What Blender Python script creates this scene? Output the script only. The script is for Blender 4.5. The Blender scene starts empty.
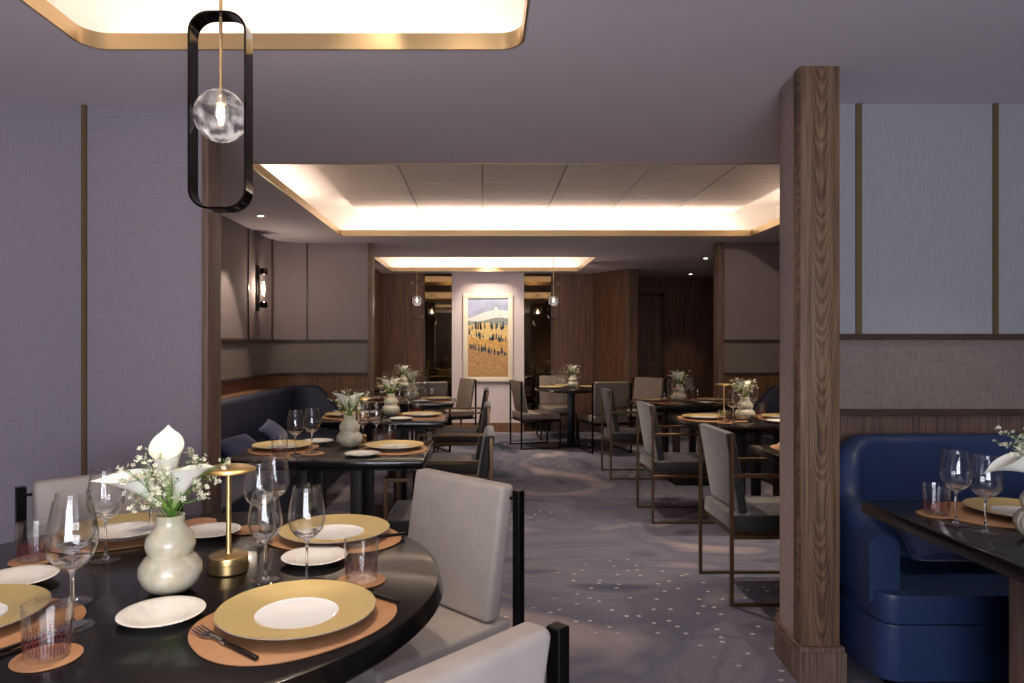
import bpy, bmesh, math, random
from mathutils import Vector, Matrix
random.seed(7)
PI = math.pi
scene = bpy.context.scene
C = scene.collection

# ------------------------------------------------------------------ materials
def lin(c):
    return tuple(((v/255)/12.92 if v/255 <= .04045 else (((v/255)+.055)/1.055)**2.4) for v in c)

def M(name, rgb, rough=.5, metal=0., var=0., vscale=(8, 8, 8), bump=0., bscale=(200, 200, 200),
      coat=0., spec=.5, sheen=0., emit=None, estr=0., vdetail=3):
    m = bpy.data.materials.new(name); m.use_nodes = True
    nt = m.node_tree; N = nt.nodes; L = nt.links
    b = N['Principled BSDF']
    c = lin(rgb)
    b.inputs['Base Color'].default_value = (*c, 1)
    b.inputs['Roughness'].default_value = rough
    b.inputs['Metallic'].default_value = metal
    b.inputs['Specular IOR Level'].default_value = spec
    b.inputs['Coat Weight'].default_value = coat
    b.inputs['Coat Roughness'].default_value = .08
    if sheen:
        b.inputs['Sheen Weight'].default_value = sheen
        b.inputs['Sheen Roughness'].default_value = .4
    if emit:
        b.inputs['Emission Color'].default_value = (*lin(emit), 1)
        b.inputs['Emission Strength'].default_value = estr
    tc = N.new('ShaderNodeTexCoord')
    if var:
        mp = N.new('ShaderNodeMapping'); mp.inputs['Scale'].default_value = vscale
        nz = N.new('ShaderNodeTexNoise'); nz.inputs['Scale'].default_value = 1; nz.inputs['Detail'].default_value = vdetail
        rp = N.new('ShaderNodeValToRGB')
        rp.color_ramp.elements[0].position = .3; rp.color_ramp.elements[1].position = .7
        rp.color_ramp.elements[0].color = (*[v*(1-var) for v in c], 1)
        rp.color_ramp.elements[1].color = (*[min(1, v*(1+var)) for v in c], 1)
        L.new(tc.outputs['Object'], mp.inputs['Vector']); L.new(mp.outputs['Vector'], nz.inputs['Vector'])
        L.new(nz.outputs['Fac'], rp.inputs['Fac']); L.new(rp.outputs['Color'], b.inputs['Base Color'])
    if bump:
        mp = N.new('ShaderNodeMapping'); mp.inputs['Scale'].default_value = bscale
        nz = N.new('ShaderNodeTexNoise'); nz.inputs['Scale'].default_value = 1; nz.inputs['Detail'].default_value = 2
        bp = N.new('ShaderNodeBump'); bp.inputs['Strength'].default_value = bump; bp.inputs['Distance'].default_value = .002
        L.new(tc.outputs['Object'], mp.inputs['Vector']); L.new(mp.outputs['Vector'], nz.inputs['Vector'])
        L.new(nz.outputs['Fac'], bp.inputs['Height']); L.new(bp.outputs['Normal'], b.inputs['Normal'])
    return m

def fabric_wall(name, rgb, weave=420, var=.10):
    """linen wall covering: crossed threads"""
    m = M(name, rgb, .9, spec=.2)
    nt = m.node_tree; N = nt.nodes; L = nt.links; b = N['Principled BSDF']
    tc = N.new('ShaderNodeTexCoord'); c = lin(rgb)
    outs = []
    for sc in ((weave, weave, 14), (14, 14, weave)):
        mp = N.new('ShaderNodeMapping'); mp.inputs['Scale'].default_value = sc
        nz = N.new('ShaderNodeTexNoise'); nz.inputs['Scale'].default_value = 1; nz.inputs['Detail'].default_value = 2
        L.new(tc.outputs['Object'], mp.inputs['Vector']); L.new(mp.outputs['Vector'], nz.inputs['Vector'])
        outs.append(nz.outputs['Fac'])
    ad = N.new('ShaderNodeMath'); ad.operation = 'ADD'
    L.new(outs[0], ad.inputs[0]); L.new(outs[1], ad.inputs[1])
    mr = N.new('ShaderNodeMapRange'); mr.inputs['From Min'].default_value = .7; mr.inputs['From Max'].default_value = 1.3
    L.new(ad.outputs[0], mr.inputs['Value'])
    rp = N.new('ShaderNodeValToRGB')
    rp.color_ramp.elements[0].color = (*[v*(1-var) for v in c], 1); rp.color_ramp.elements[1].color = (*[v*(1+var) for v in c], 1)
    L.new(mr.outputs[0], rp.inputs['Fac']); L.new(rp.outputs['Color'], b.inputs['Base Color'])
    bp = N.new('ShaderNodeBump'); bp.inputs['Strength'].default_value = .25; bp.inputs['Distance'].default_value = .001
    L.new(ad.outputs[0], bp.inputs['Height']); L.new(bp.outputs['Normal'], b.inputs['Normal'])
    return m

def wood(name, dark, light, rough=.45, grain=(60, 60, 2.2), coat=0., cathedral=None):
    m = M(name, light, rough, coat=coat, spec=.35)
    nt = m.node_tree; N = nt.nodes; L = nt.links; b = N['Principled BSDF']
    tc = N.new('ShaderNodeTexCoord')
    mp = N.new('ShaderNodeMapping'); mp.inputs['Scale'].default_value = grain
    nz = N.new('ShaderNodeTexNoise'); nz.inputs['Scale'].default_value = 1; nz.inputs['Detail'].default_value = 4; nz.inputs['Roughness'].default_value = .6
    L.new(tc.outputs['Object'], mp.inputs['Vector']); L.new(mp.outputs['Vector'], nz.inputs['Vector'])
    fac = nz.outputs['Fac']
    def math_(op, a, bb):
        n = N.new('ShaderNodeMath'); n.operation = op
        for i, v in enumerate((a, bb)):
            if isinstance(v, (int, float)): n.inputs[i].default_value = v
            else: L.new(v, n.inputs[i])
        return n.outputs[0]
    if cathedral:
        cx = cathedral
        sp = N.new('ShaderNodeSeparateXYZ'); L.new(tc.outputs['Object'], sp.inputs[0])
        n2 = N.new('ShaderNodeTexNoise'); n2.inputs['Scale'].default_value = 2.2; n2.inputs['Detail'].default_value = 3
        L.new(tc.outputs['Object'], n2.inputs['Vector'])
        wob = math_('MULTIPLY', math_('SUBTRACT', n2.outputs['Fac'], .5), .03)
        dx = math_('ADD', math_('SUBTRACT', sp.outputs['X'], cx), wob)
        d2 = math_('MULTIPLY', math_('MULTIPLY', dx, dx), 95)
        f = math_('SUBTRACT', math_('ADD', math_('MULTIPLY', sp.outputs['Z'], .9), math_('MULTIPLY', n2.outputs['Fac'], .75)), d2)
        s = math_('SINE', math_('MULTIPLY', f, 90), 0)
        s = math_('MULTIPLY', math_('ADD', math_('MULTIPLY', s, .5), .5), .2)
        fac = math_('ADD', s, math_('MULTIPLY', nz.outputs['Fac'], .8))
    rp = N.new('ShaderNodeValToRGB')
    rp.color_ramp.elements[0].position = .3; rp.color_ramp.elements[1].position = .72
    rp.color_ramp.elements[0].color = (*lin(dark), 1); rp.color_ramp.elements[1].color = (*lin(light), 1)
    L.new(fac, rp.inputs['Fac']); L.new(rp.outputs['Color'], b.inputs['Base Color'])
    bp = N.new('ShaderNodeBump'); bp.inputs['Strength'].default_value = .25; bp.inputs['Distance'].default_value = .001
    L.new(fac, bp.inputs['Height']); L.new(bp.outputs['Normal'], b.inputs['Normal'])
    return m

def carpet():
    m = M('carpet', (90, 82, 88), 1., spec=.1)
    nt = m.node_tree; N = nt.nodes; L = nt.links; b = N['Principled BSDF']
    tc = N.new('ShaderNodeTexCoord')
    n1 = N.new('ShaderNodeTexNoise'); n1.inputs['Scale'].default_value = .65; n1.inputs['Detail'].default_value = 3
    n1.inputs['Distortion'].default_value = 2.6
    L.new(tc.outputs['Object'], n1.inputs['Vector'])
    rp = N.new('ShaderNodeValToRGB'); cr = rp.color_ramp
    cr.elements[0].position = .30; cr.elements[0].color = (*lin((74, 80, 100)), 1)
    cr.elements[1].position = .74; cr.elements[1].color = (*lin((184, 168, 168)), 1)
    e = cr.elements.new(.42); e.color = (*lin((128, 124, 136)), 1)
    e = cr.elements.new(.52); e.color = (*lin((112, 112, 130)), 1)
    e = cr.elements.new(.62); e.color = (*lin((158, 147, 152)), 1)
    L.new(n1.outputs['Fac'], rp.inputs['Fac'])
    fine = N.new('ShaderNodeTexNoise'); fine.inputs['Scale'].default_value = 90; fine.inputs['Detail'].default_value = 2
    L.new(tc.outputs['Object'], fine.inputs['Vector'])
    mixf = N.new('ShaderNodeMix'); mixf.data_type = 'RGBA'; mixf.blend_type = 'MULTIPLY'; mixf.inputs['Factor'].default_value = .5
    L.new(rp.outputs['Color'], mixf.inputs['A']); L.new(fine.outputs['Fac'], mixf.inputs['B'])
    # flecks
    mp = N.new('ShaderNodeMapping'); mp.inputs['Scale'].default_value = (7, 9, 1)
    vo = N.new('ShaderNodeTexVoronoi'); vo.inputs['Scale'].default_value = 1; vo.inputs['Randomness'].default_value = 1.0
    vo.voronoi_dimensions = '2D'
    L.new(tc.outputs['Object'], mp.inputs['Vector']); L.new(mp.outputs['Vector'], vo.inputs['Vector'])
    lt = N.new('ShaderNodeMath'); lt.operation = 'LESS_THAN'; lt.inputs[1].default_value = .078
    L.new(vo.outputs['Distance'], lt.inputs[0])
    n3 = N.new('ShaderNodeTexNoise'); n3.inputs['Scale'].default_value = .9; n3.inputs['Detail'].default_value = 1
    mo = N.new('ShaderNodeMapping'); mo.inputs['Location'].default_value = (3, 5, 0)
    L.new(tc.outputs['Object'], mo.inputs['Vector']); L.new(mo.outputs['Vector'], n3.inputs['Vector'])
    mr = N.new('ShaderNodeMapRange'); mr.inputs['From Min'].default_value = .5; mr.inputs['From Max'].default_value = .62
    mr.inputs['To Max'].default_value = .75
    L.new(n3.outputs['Fac'], mr.inputs['Value'])
    mu = N.new('ShaderNodeMath'); mu.operation = 'MULTIPLY'; L.new(lt.outputs[0], mu.inputs[0]); L.new(mr.outputs[0], mu.inputs[1])
    mx = N.new('ShaderNodeMix'); mx.data_type = 'RGBA'; mx.inputs['B'].default_value = (*lin((224, 208, 196)), 1)
    L.new(mu.outputs[0], mx.inputs['Factor']); L.new(mixf.outputs['Result'], mx.inputs['A'])
    L.new(mx.outputs['Result'], b.inputs['Base Color'])
    bp = N.new('ShaderNodeBump'); bp.inputs['Strength'].default_value = .5; bp.inputs['Distance'].default_value = .004
    f2 = N.new('ShaderNodeTexNoise'); f2.inputs['Scale'].default_value = 260
    L.new(tc.outputs['Object'], f2.inputs['Vector']); L.new(f2.outputs['Fac'], bp.inputs['Height']); L.new(bp.outputs['Normal'], b.inputs['Normal'])
    return m

def thin_glass(name, tint=(1, 1, 1), ior=1.5, gain=1.0):
    """thin clear wall: straight-through plus fresnel reflection"""
    m = bpy.data.materials.new(name); m.use_nodes = True
    nt = m.node_tree; N = nt.nodes; L = nt.links; N.clear()
    out = N.new('ShaderNodeOutputMaterial'); mix = N.new('ShaderNodeMixShader')
    tr = N.new('ShaderNodeBsdfTransparent'); tr.inputs['Color'].default_value = (*tint, 1)
    gl = N.new('ShaderNodeBsdfGlossy'); gl.inputs['Roughness'].default_value = .02
    fr = N.new('ShaderNodeLayerWeight'); fr.inputs['Blend'].default_value = .5
    pw = N.new('ShaderNodeMath'); pw.operation = 'POWER'; pw.inputs[1].default_value = 3.2
    mu = N.new('ShaderNodeMath'); mu.operation = 'MULTIPLY_ADD'; mu.inputs[1].default_value = .85*gain; mu.inputs[2].default_value = .06
    L.new(fr.outputs['Facing'], pw.inputs[0]); L.new(pw.outputs[0], mu.inputs[0]); L.new(mu.outputs[0], mix.inputs['Fac'])
    L.new(tr.outputs[0], mix.inputs[1]); L.new(gl.outputs[0], mix.inputs[2]); L.new(mix.outputs[0], out.inputs['Surface'])
    return m

def globe_glass():
    m = thin_glass('smoked_globe_glass', (.72, .72, .78), gain=1.1)
    nt = m.node_tree; N = nt.nodes; L = nt.links
    mix = [n for n in N if n.type == 'MIX_SHADER'][0]; out = [n for n in N if n.type == 'OUTPUT_MATERIAL'][0]
    tl = N.new('ShaderNodeBsdfTranslucent'); tl.inputs['Color'].default_value = (.62, .66, .78, 1)
    tc = N.new('ShaderNodeTexCoord'); nz = N.new('ShaderNodeTexNoise'); nz.inputs['Scale'].default_value = 38; nz.inputs['Detail'].default_value = 4
    L.new(tc.outputs['Object'], nz.inputs['Vector'])
    mr = N.new('ShaderNodeMapRange'); mr.inputs['From Min'].default_value = .4; mr.inputs['From Max'].default_value = .75; mr.inputs['To Min'].default_value = .002; mr.inputs['To Max'].default_value = .03
    L.new(nz.outputs['Fac'], mr.inputs['Value'])
    m2 = N.new('ShaderNodeMixShader'); L.new(mr.outputs[0], m2.inputs['Fac']); L.new(mix.outputs[0], m2.inputs[1]); L.new(tl.outputs[0], m2.inputs[2])
    L.new(m2.outputs[0], out.inputs['Surface'])
    return m

def solid_glass(name):
    m = bpy.data.materials.new(name); m.use_nodes = True
    nt = m.node_tree; N = nt.nodes; L = nt.links; N.clear()
    out = N.new('ShaderNodeOutputMaterial'); g = N.new('ShaderNodeBsdfGlass')
    g.inputs['IOR'].default_value = 1.48; g.inputs['Roughness'].default_value = .0
    L.new(g.outputs[0], out.inputs['Surface'])
    return m

def plate_cream():
    m = M('bread_plate_china', (240, 236, 228), .22, coat=.4)
    nt = m.node_tree; N = nt.nodes; L = nt.links; b = N['Principled BSDF']
    tc = N.new('ShaderNodeTexCoord'); ln = N.new('ShaderNodeVectorMath'); ln.operation = 'LENGTH'
    L.new(tc.outputs['Object'], ln.inputs[0])
    vo = N.new('ShaderNodeTexVoronoi'); vo.inputs['Scale'].default_value = 330
    L.new(tc.outputs['Object'], vo.inputs['Vector'])
    lt = N.new('ShaderNodeMath'); lt.operation = 'LESS_THAN'; lt.inputs[1].default_value = .3; L.new(vo.outputs['Distance'], lt.inputs[0])
    gt = N.new('ShaderNodeMath'); gt.operation = 'GREATER_THAN'; gt.inputs[1].default_value = .052; L.new(ln.outputs['Value'], gt.inputs[0])
    mu = N.new('ShaderNodeMath'); mu.operation = 'MULTIPLY'; L.new(lt.outputs[0], mu.inputs[0]); L.new(gt.outputs[0], mu.inputs[1])
    mx = N.new('ShaderNodeMix'); mx.data_type = 'RGBA'; mx.inputs['A'].default_value = (*lin((242, 238, 230)), 1); mx.inputs['B'].default_value = (*lin((214, 200, 172)), 1)
    L.new(mu.outputs[0], mx.inputs['Factor']); L.new(mx.outputs['Result'], b.inputs['Base Color'])
    return m

def gold_rim():
    m = M('engraved_gold', (224, 198, 134), .38, metal=.55)
    nt = m.node_tree; N = nt.nodes; L = nt.links; b = N['Principled BSDF']
    tc = N.new('ShaderNodeTexCoord'); ln = N.new('ShaderNodeVectorMath'); ln.operation = 'LENGTH'
    L.new(tc.outputs['Object'], ln.inputs[0])
    mu = N.new('ShaderNodeMath'); mu.operation = 'MULTIPLY'; mu.inputs[1].default_value = 1900; L.new(ln.outputs['Value'], mu.inputs[0])
    si = N.new('ShaderNodeMath'); si.operation = 'SINE'; L.new(mu.outputs[0], si.inputs[0])
    bp = N.new('ShaderNodeBump'); bp.inputs['Strength'].default_value = .3; bp.inputs['Distance'].default_value = .0006
    L.new(si.outputs[0], bp.inputs['Height']); L.new(bp.outputs['Normal'], b.inputs['Normal'])
    return m

def stone_vase(name, a, bcol, rough):
    m = M(name, a, rough, coat=.5, var=.0)
    nt = m.node_tree; N = nt.nodes; L = nt.links; b = N['Principled BSDF']
    tc = N.new('ShaderNodeTexCoord'); nz = N.new('ShaderNodeTexNoise'); nz.inputs['Scale'].default_value = 16
    nz.inputs['Detail'].default_value = 5; nz.inputs['Distortion'].default_value = 1.5
    L.new(tc.outputs['Object'], nz.inputs['Vector'])
    rp = N.new('ShaderNodeValToRGB'); rp.color_ramp.elements[0].position = .35; rp.color_ramp.elements[1].position = .65
    rp.color_ramp.elements[0].color = (*lin(a), 1); rp.color_ramp.elements[1].color = (*lin(bcol), 1)
    L.new(nz.outputs['Fac'], rp.inputs['Fac']); L.new(rp.outputs['Color'], b.inputs['Base Color'])
    b.inputs['Subsurface Weight'].default_value = .15; b.inputs['Subsurface Scale'].default_value = .02
    return m

def spathe_mat():
    """calla: white flaring limb, green where it wraps the stem"""
    m = M('calla_petal', (240, 240, 226), .5)
    nt = m.node_tree; N = nt.nodes; L = nt.links; b = N['Principled BSDF']
    tc = N.new('ShaderNodeTexCoord'); sp = N.new('ShaderNodeSeparateXYZ'); L.new(tc.outputs['Object'], sp.inputs[0])
    rp = N.new('ShaderNodeValToRGB'); rp.color_ramp.elements[0].position = .008; rp.color_ramp.elements[1].position = .055
    rp.color_ramp.elements[0].color = (*lin((140, 172, 84)), 1); rp.color_ramp.elements[1].color = (*lin((246, 245, 234)), 1)
    L.new(sp.outputs['Z'], rp.inputs['Fac']); L.new(rp.outputs['Color'], b.inputs['Base Color'])
    b.inputs['Subsurface Weight'].default_value = .2; b.inputs['Subsurface Scale'].default_value = .01
    return m

MT = dict(
    ceil=M('ceiling_paint', (222, 212, 218), .85, spec=.2),
    cove=M('cove_paint', (240, 232, 222), .9, spec=.1),
    gold=M('gold_trim', (188, 162, 122), .38, metal=.8, bump=.05, bscale=(4, 4, 400)),
    brass=M('brass_strip', (128, 108, 76), .45, metal=.6),
    fab=fabric_wall('linen_wall', (150, 142, 150)),
    fabl=fabric_wall('linen_wall_light', (160, 160, 163)),
    fabw=fabric_wall('linen_wall_mauve', (146, 132, 132)),
    fabp=fabric_wall('linen_wall_rose', (166, 148, 144)),
    band=fabric_wall('woven_band', (132, 122, 116), weave=240, var=.2),
    pale=fabric_wall('pale_panel', (214, 202, 204), var=.04),
    oak=wood('oak_column', (78, 58, 44), (142, 113, 88), .5, (90, 90, 3), cathedral=1.31),
    oak2=wood('oak_plain', (84, 64, 56), (140, 114, 100), .5, (110, 110, 3)),
    rail=wood('rail_wood', (56, 43, 37), (92, 73, 64), .4, (10, 120, 120)),
    wal=wood('walnut_panel', (84, 56, 42), (132, 96, 74), .45, (46, 46, 1.6)),
    wain=wood('wainscot', (92, 64, 44), (140, 102, 74), .45, (80, 80, 3)),
    darkwood=wood('dark_door_wood', (84, 58, 46), (126, 92, 72), .5, (46, 46, 1.6)),
    mirror=M('bronze_mirror', (104, 88, 66), .03, metal=1.),
    black=wood('black_lacquered_oak', (6, 5, 5), (24, 20, 18), .2, (7, 80, 30), coat=.3),
    legwood=wood('dark_leg_wood', (24, 19, 17), (52, 42, 37), .5, (60, 60, 3)),
    frame_b=M('black_metal', (16, 14, 14), .35, metal=.6),
    frame_z=M('bronze_metal', (112, 88, 66), .33, metal=.9),
    grey=M('light_grey_leather', (176, 166, 158), .55, var=.06, vscale=(14, 14, 14), bump=.25, bscale=(260, 260, 260), spec=.35),
    taupe=M('taupe_upholstery', (136, 122, 112), .75, var=.06, vscale=(20, 20, 20), bump=.3, bscale=(300, 300, 300)),
    velvet=M('charcoal_velvet', (92, 86, 84), .72, var=.35, vscale=(40, 40, 18), bump=.3, bscale=(90, 90, 90), sheen=.35, vdetail=5),
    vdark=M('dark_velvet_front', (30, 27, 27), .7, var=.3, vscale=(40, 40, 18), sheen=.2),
    blue=M('blue_leather', (36, 55, 92), .42, var=.1, vscale=(5, 5, 5), bump=.15, bscale=(180, 180, 180), spec=.5),
    navy=M('navy_leather', (44, 48, 70), .5, var=.1, vscale=(5, 5, 5), bump=.15, bscale=(180, 180, 180), spec=.4),
    cushion=M('blue_velvet_cushion', (38, 46, 84), .8, var=.4, vscale=(26, 26, 26), sheen=.4, bump=.4, bscale=(60, 60, 60), vdetail=5),
    leather=M('tan_leather', (176, 128, 88), .6, var=.08, vscale=(20, 20, 20), bump=.2, bscale=(300, 300, 300)),
    goldrim=gold_rim(), china=M('white_china', (238, 238, 236), .15, coat=.5),
    under=M('plate_underside', (150, 140, 136), .3), bread=plate_cream(),
    steel=M('polished_steel', (190, 188, 186), .16, metal=1.),
    handle=M('black_cutlery_handle', (24, 20, 20), .3, metal=.3),
    lampgold=M('brushed_brass', (222, 190, 130), .32, metal=.95, bump=.1, bscale=(8, 8, 600)),
    stone=stone_vase('cream_stone_vase', (200, 192, 162), (222, 215, 192), .2),
    ribbed=stone_vase('ribbed_glaze_vase', (186, 180, 158), (206, 202, 182), .3),
    calla=spathe_mat(), spadix=M('spadix_yellow', (226, 184, 70), .7),
    stem=M('green_stem', (98, 140, 54), .55), leaf=M('small_green_leaf', (108, 136, 66), .6, var=.25, vscale=(60, 60, 60)),
    blossom=M('white_blossom', (236, 232, 206), .6),
    glass=thin_glass('clear_glass', (.985, .985, .985)), stemglass=solid_glass('solid_clear_glass'),
    smoke=globe_glass(),
    redline=M('red_thread_pattern', (126, 30, 34), .3),
    bulb=M('lit_bulb', (255, 230, 200), .4, emit=(255, 226, 186), estr=40),
    lens=M('downlight_lens', (255, 240, 220), .4, emit=(255, 236, 210), estr=14),
    blackchrome=M('black_chrome', (44, 40, 42), .08, metal=1.),
    white=M('white_metal', (210, 205, 200), .5),
    carpet=carpet(), frame=M('picture_frame_cream', (240, 228, 206), .5, bump=.1),
)

# ------------------------------------------------------------------ mesh helpers
def box(bm, x0, x1, y0, y1, z0, z1, bev=0, seg=2, mi=0):
    r = bmesh.ops.create_cube(bm, size=1)
    vs = r['verts']
    for v in vs:
        v.co = Vector((x0+(v.co.x+.5)*(x1-x0), y0+(v.co.y+.5)*(y1-y0), z0+(v.co.z+.5)*(z1-z0)))
    fs = set(f for v in vs for f in v.link_faces)
    for f in fs: f.material_index = mi
    if bev:
        es = list(set(e for v in vs for e in v.link_edges))
        bmesh.ops.bevel(bm, geom=es, offset=bev, segments=seg, profile=.5, affect='EDGES', clamp_overlap=True)
    return bm

def lathe(bm, prof, seg=40, close=True, mi=0, mis=None, rib=None, off=(0, 0)):
    rings = []
    for (r, z) in prof:
        if r < 1e-6:
            rings.append([bm.verts.new((off[0], off[1], z))])
        else:
            ring = []
            for k in range(seg):
                a = 2*PI*k/seg
                rr = r*(1+(rib[1]*abs(math.sin(rib[0]*a/2)) if rib else 0))
                ring.append(bm.verts.new((off[0]+rr*math.cos(a), off[1]+rr*math.sin(a), z)))
            rings.append(ring)
    for i in range(len(rings)-1):
        A, B = rings[i], rings[i+1]; m_ = mis[i] if mis else mi
        for k in range(seg):
            k2 = (k+1) % seg
            if len(A) == 1 and len(B) == 1: break
            if len(A) == 1: f = bm.faces.new((A[0], B[k], B[k2]))
            elif len(B) == 1: f = bm.faces.new((A[k], A[k2], B[0]))
            else: f = bm.faces.new((A[k], A[k2], B[k2], B[k]))
            f.material_index = m_
    return bm

def tube(bm, pts, rad, seg=8, mi=0, caps=True):
    pts = [Vector(p) for p in pts]; rings = []
    n = len(pts); up = Vector((0, 0, 1))
    t0 = (pts[1]-pts[0]).normalized()
    a = t0.cross(up)
    if a.length < .01: a = t0.cross(Vector((1, 0, 0)))
    a.normalize()
    for i, p in enumerate(pts):
        t = (pts[min(i+1, n-1)]-pts[max(i-1, 0)]).normalized()
        a = (a-t*a.dot(t)).normalized(); b = t.cross(a)
        r = rad[i] if isinstance(rad, (list, tuple)) else rad
        rings.append([bm.verts.new(p+a*(r*math.cos(2*PI*k/seg))+b*(r*math.sin(2*PI*k/seg))) for k in range(seg)])
    for i in range(n-1):
        for k in range(seg):
            f = bm.faces.new((rings[i][k], rings[i][(k+1) % seg], rings[i+1][(k+1) % seg], rings[i+1][k])); f.material_index = mi
    if caps:
        bm.faces.new(rings[0][::-1]).material_index = mi; bm.faces.new(rings[-1]).material_index = mi
    return bm

def disc_prism(bm, loop, z0, z1, bev=0, mi=0, flare=0):
    """solid from a closed 2-D loop"""
    n = len(loop)
    cx = sum(p[0] for p in loop)/n; cy = sum(p[1] for p in loop)/n
    def ring(z, s): return [bm.verts.new((cx+(p[0]-cx)*s, cy+(p[1]-cy)*s, z)) for p in loop]
    R = max(math.hypot(p[0]-cx, p[1]-cy) for p in loop)
    if bev:
        rs = [ring(z0, 1-bev/R+flare), ring(z0+bev, 1+flare), ring(z1-bev, 1), ring(z1-bev*.3, 1-bev*.3/R), ring(z1, 1-bev/R)]
    else:
        rs = [ring(z0, 1+flare), ring(z1, 1)]
    for i in range(len(rs)-1):
        for k in range(n):
            bm.faces.new((rs[i][k], rs[i][(k+1) % n], rs[i+1][(k+1) % n], rs[i+1][k])).material_index = mi
    bm.faces.new(rs[0][::-1]).material_index = mi; bm.faces.new(rs[-1]).material_index = mi
    return bm

def rrect(x0, x1, y0, y1, r, n=8):
    pts = []
    for cx, cy, a0 in ((x1-r, y1-r, 0), (x0+r, y1-r, PI/2), (x0+r, y0+r, PI), (x1-r, y0+r, 1.5*PI)):
        for k in range(n+1):
            a = a0+PI/2*k/n; pts.append((cx+r*math.cos(a), cy+r*math.sin(a)))
    return pts

def obj(name, bm, mats, parent=None, smooth=35, loc=None, rot=None):
    bmesh.ops.remove_doubles(bm, verts=bm.verts, dist=1e-6)
    bmesh.ops.recalc_face_normals(bm, faces=bm.faces)
    me = bpy.data.meshes.new(name); bm.to_mesh(me); bm.free()
    for m in (mats if isinstance(mats, (list, tuple)) else [mats]): me.materials.append(m)
    if smooth:
        me.shade_smooth(); me.set_sharp_from_angle(angle=math.radians(smooth))
    o = bpy.data.objects.new(name, me); C.objects.link(o)
    if parent: o.parent = parent
    if loc: o.location = loc
    if rot: o.rotation_euler = rot
    return o

def NB(): return bmesh.new()
def tag(o, label, cat, group=None):
    o['label'] = label; o['category'] = cat
    if group: o['group'] = group
    return o
def empty(name, loc=(0, 0, 0)):
    o = bpy.data.objects.new(name, None); C.objects.link(o); o.location = loc; o.empty_display_size = .1
    return o
def struct(name, bm, mats, smooth=35):
    o = obj(name, bm, mats, smooth=smooth); o['kind'] = 'structure'; return o

def dup(root):
    r = root.copy(); C.objects.link(r)
    for ch in list(root.children):
        c = ch.copy(); C.objects.link(c); c.parent = r
        for g in list(ch.children):
            d = g.copy(); C.objects.link(d); d.parent = c
    return r
used = set()
def inst(proto, loc, rz=0, label=None, cat=None, group=None, scale=None, rot=None):
    if proto.name in used: o = dup(proto)
    else: o = proto; used.add(proto.name)
    o.location = loc; o.rotation_euler = rot if rot else (0, 0, rz)
    if scale: o.scale = (scale,)*3 if isinstance(scale, (int, float)) else scale
    else: o.scale = (1, 1, 1)
    for k in ('label', 'category', 'group'):
        if k in o: del o[k]
    tag(o, label, cat, group)
    return o

def wall(name, path, bands, t=.1, side=1):
    """a wall following a plan path; the path is the room face, thickness goes to `side` (left of travel = +1).
    bands: (z0, z1, material, how far it stands proud)"""
    bm = NB(); P = [Vector(p) for p in path]; n = len(P); mats = []
    nor = []
    for i in range(n):
        t_ = (P[min(i+1, n-1)]-P[max(i-1, 0)]).normalized(); nor.append(Vector((-t_.y, t_.x))*side)
    for (z0, z1, m, pr) in bands:
        if m not in mats: mats.append(m)
        mi = mats.index(m)
        rows = []
        for i in range(n):
            f = P[i]-nor[i]*pr; b = P[i]+nor[i]*t
            rows.append([bm.verts.new((f.x, f.y, z0)), bm.verts.new((f.x, f.y, z1)), bm.verts.new((b.x, b.y, z1)), bm.verts.new((b.x, b.y, z0))])
        for i in range(n-1):
            for k in range(4):
                bm.faces.new((rows[i][k], rows[i][(k+1) % 4], rows[i+1][(k+1) % 4], rows[i+1][k])).material_index = mi
        bm.faces.new(rows[0][::-1]).material_index = mi; bm.faces.new(rows[-1]).material_index = mi
    bmesh.ops.recalc_face_normals(bm, faces=bm.faces)
    me = bpy.data.meshes.new(name); bm.to_mesh(me); bm.free()
    for m in mats: me.materials.append(m)
    me.shade_smooth(); me.set_sharp_from_angle(angle=math.radians(35))
    o = bpy.data.objects.new(name, me); C.objects.link(o); o['kind'] = 'structure'
    return o

def arc(cx, cy, r, a0, a1, n=10):
    return [(cx+r*math.cos(math.radians(a0+(a1-a0)*k/n)), cy+r*math.sin(math.radians(a0+(a1-a0)*k/n))) for k in range(n+1)]

# ------------------------------------------------------------------ the room
CZ = 2.385            # ceiling
bm = NB(); box(bm, -2.7, 4.4, -2.1, 11.2, -.05, 0); struct('floor', bm, MT['carpet'], 0)

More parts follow.
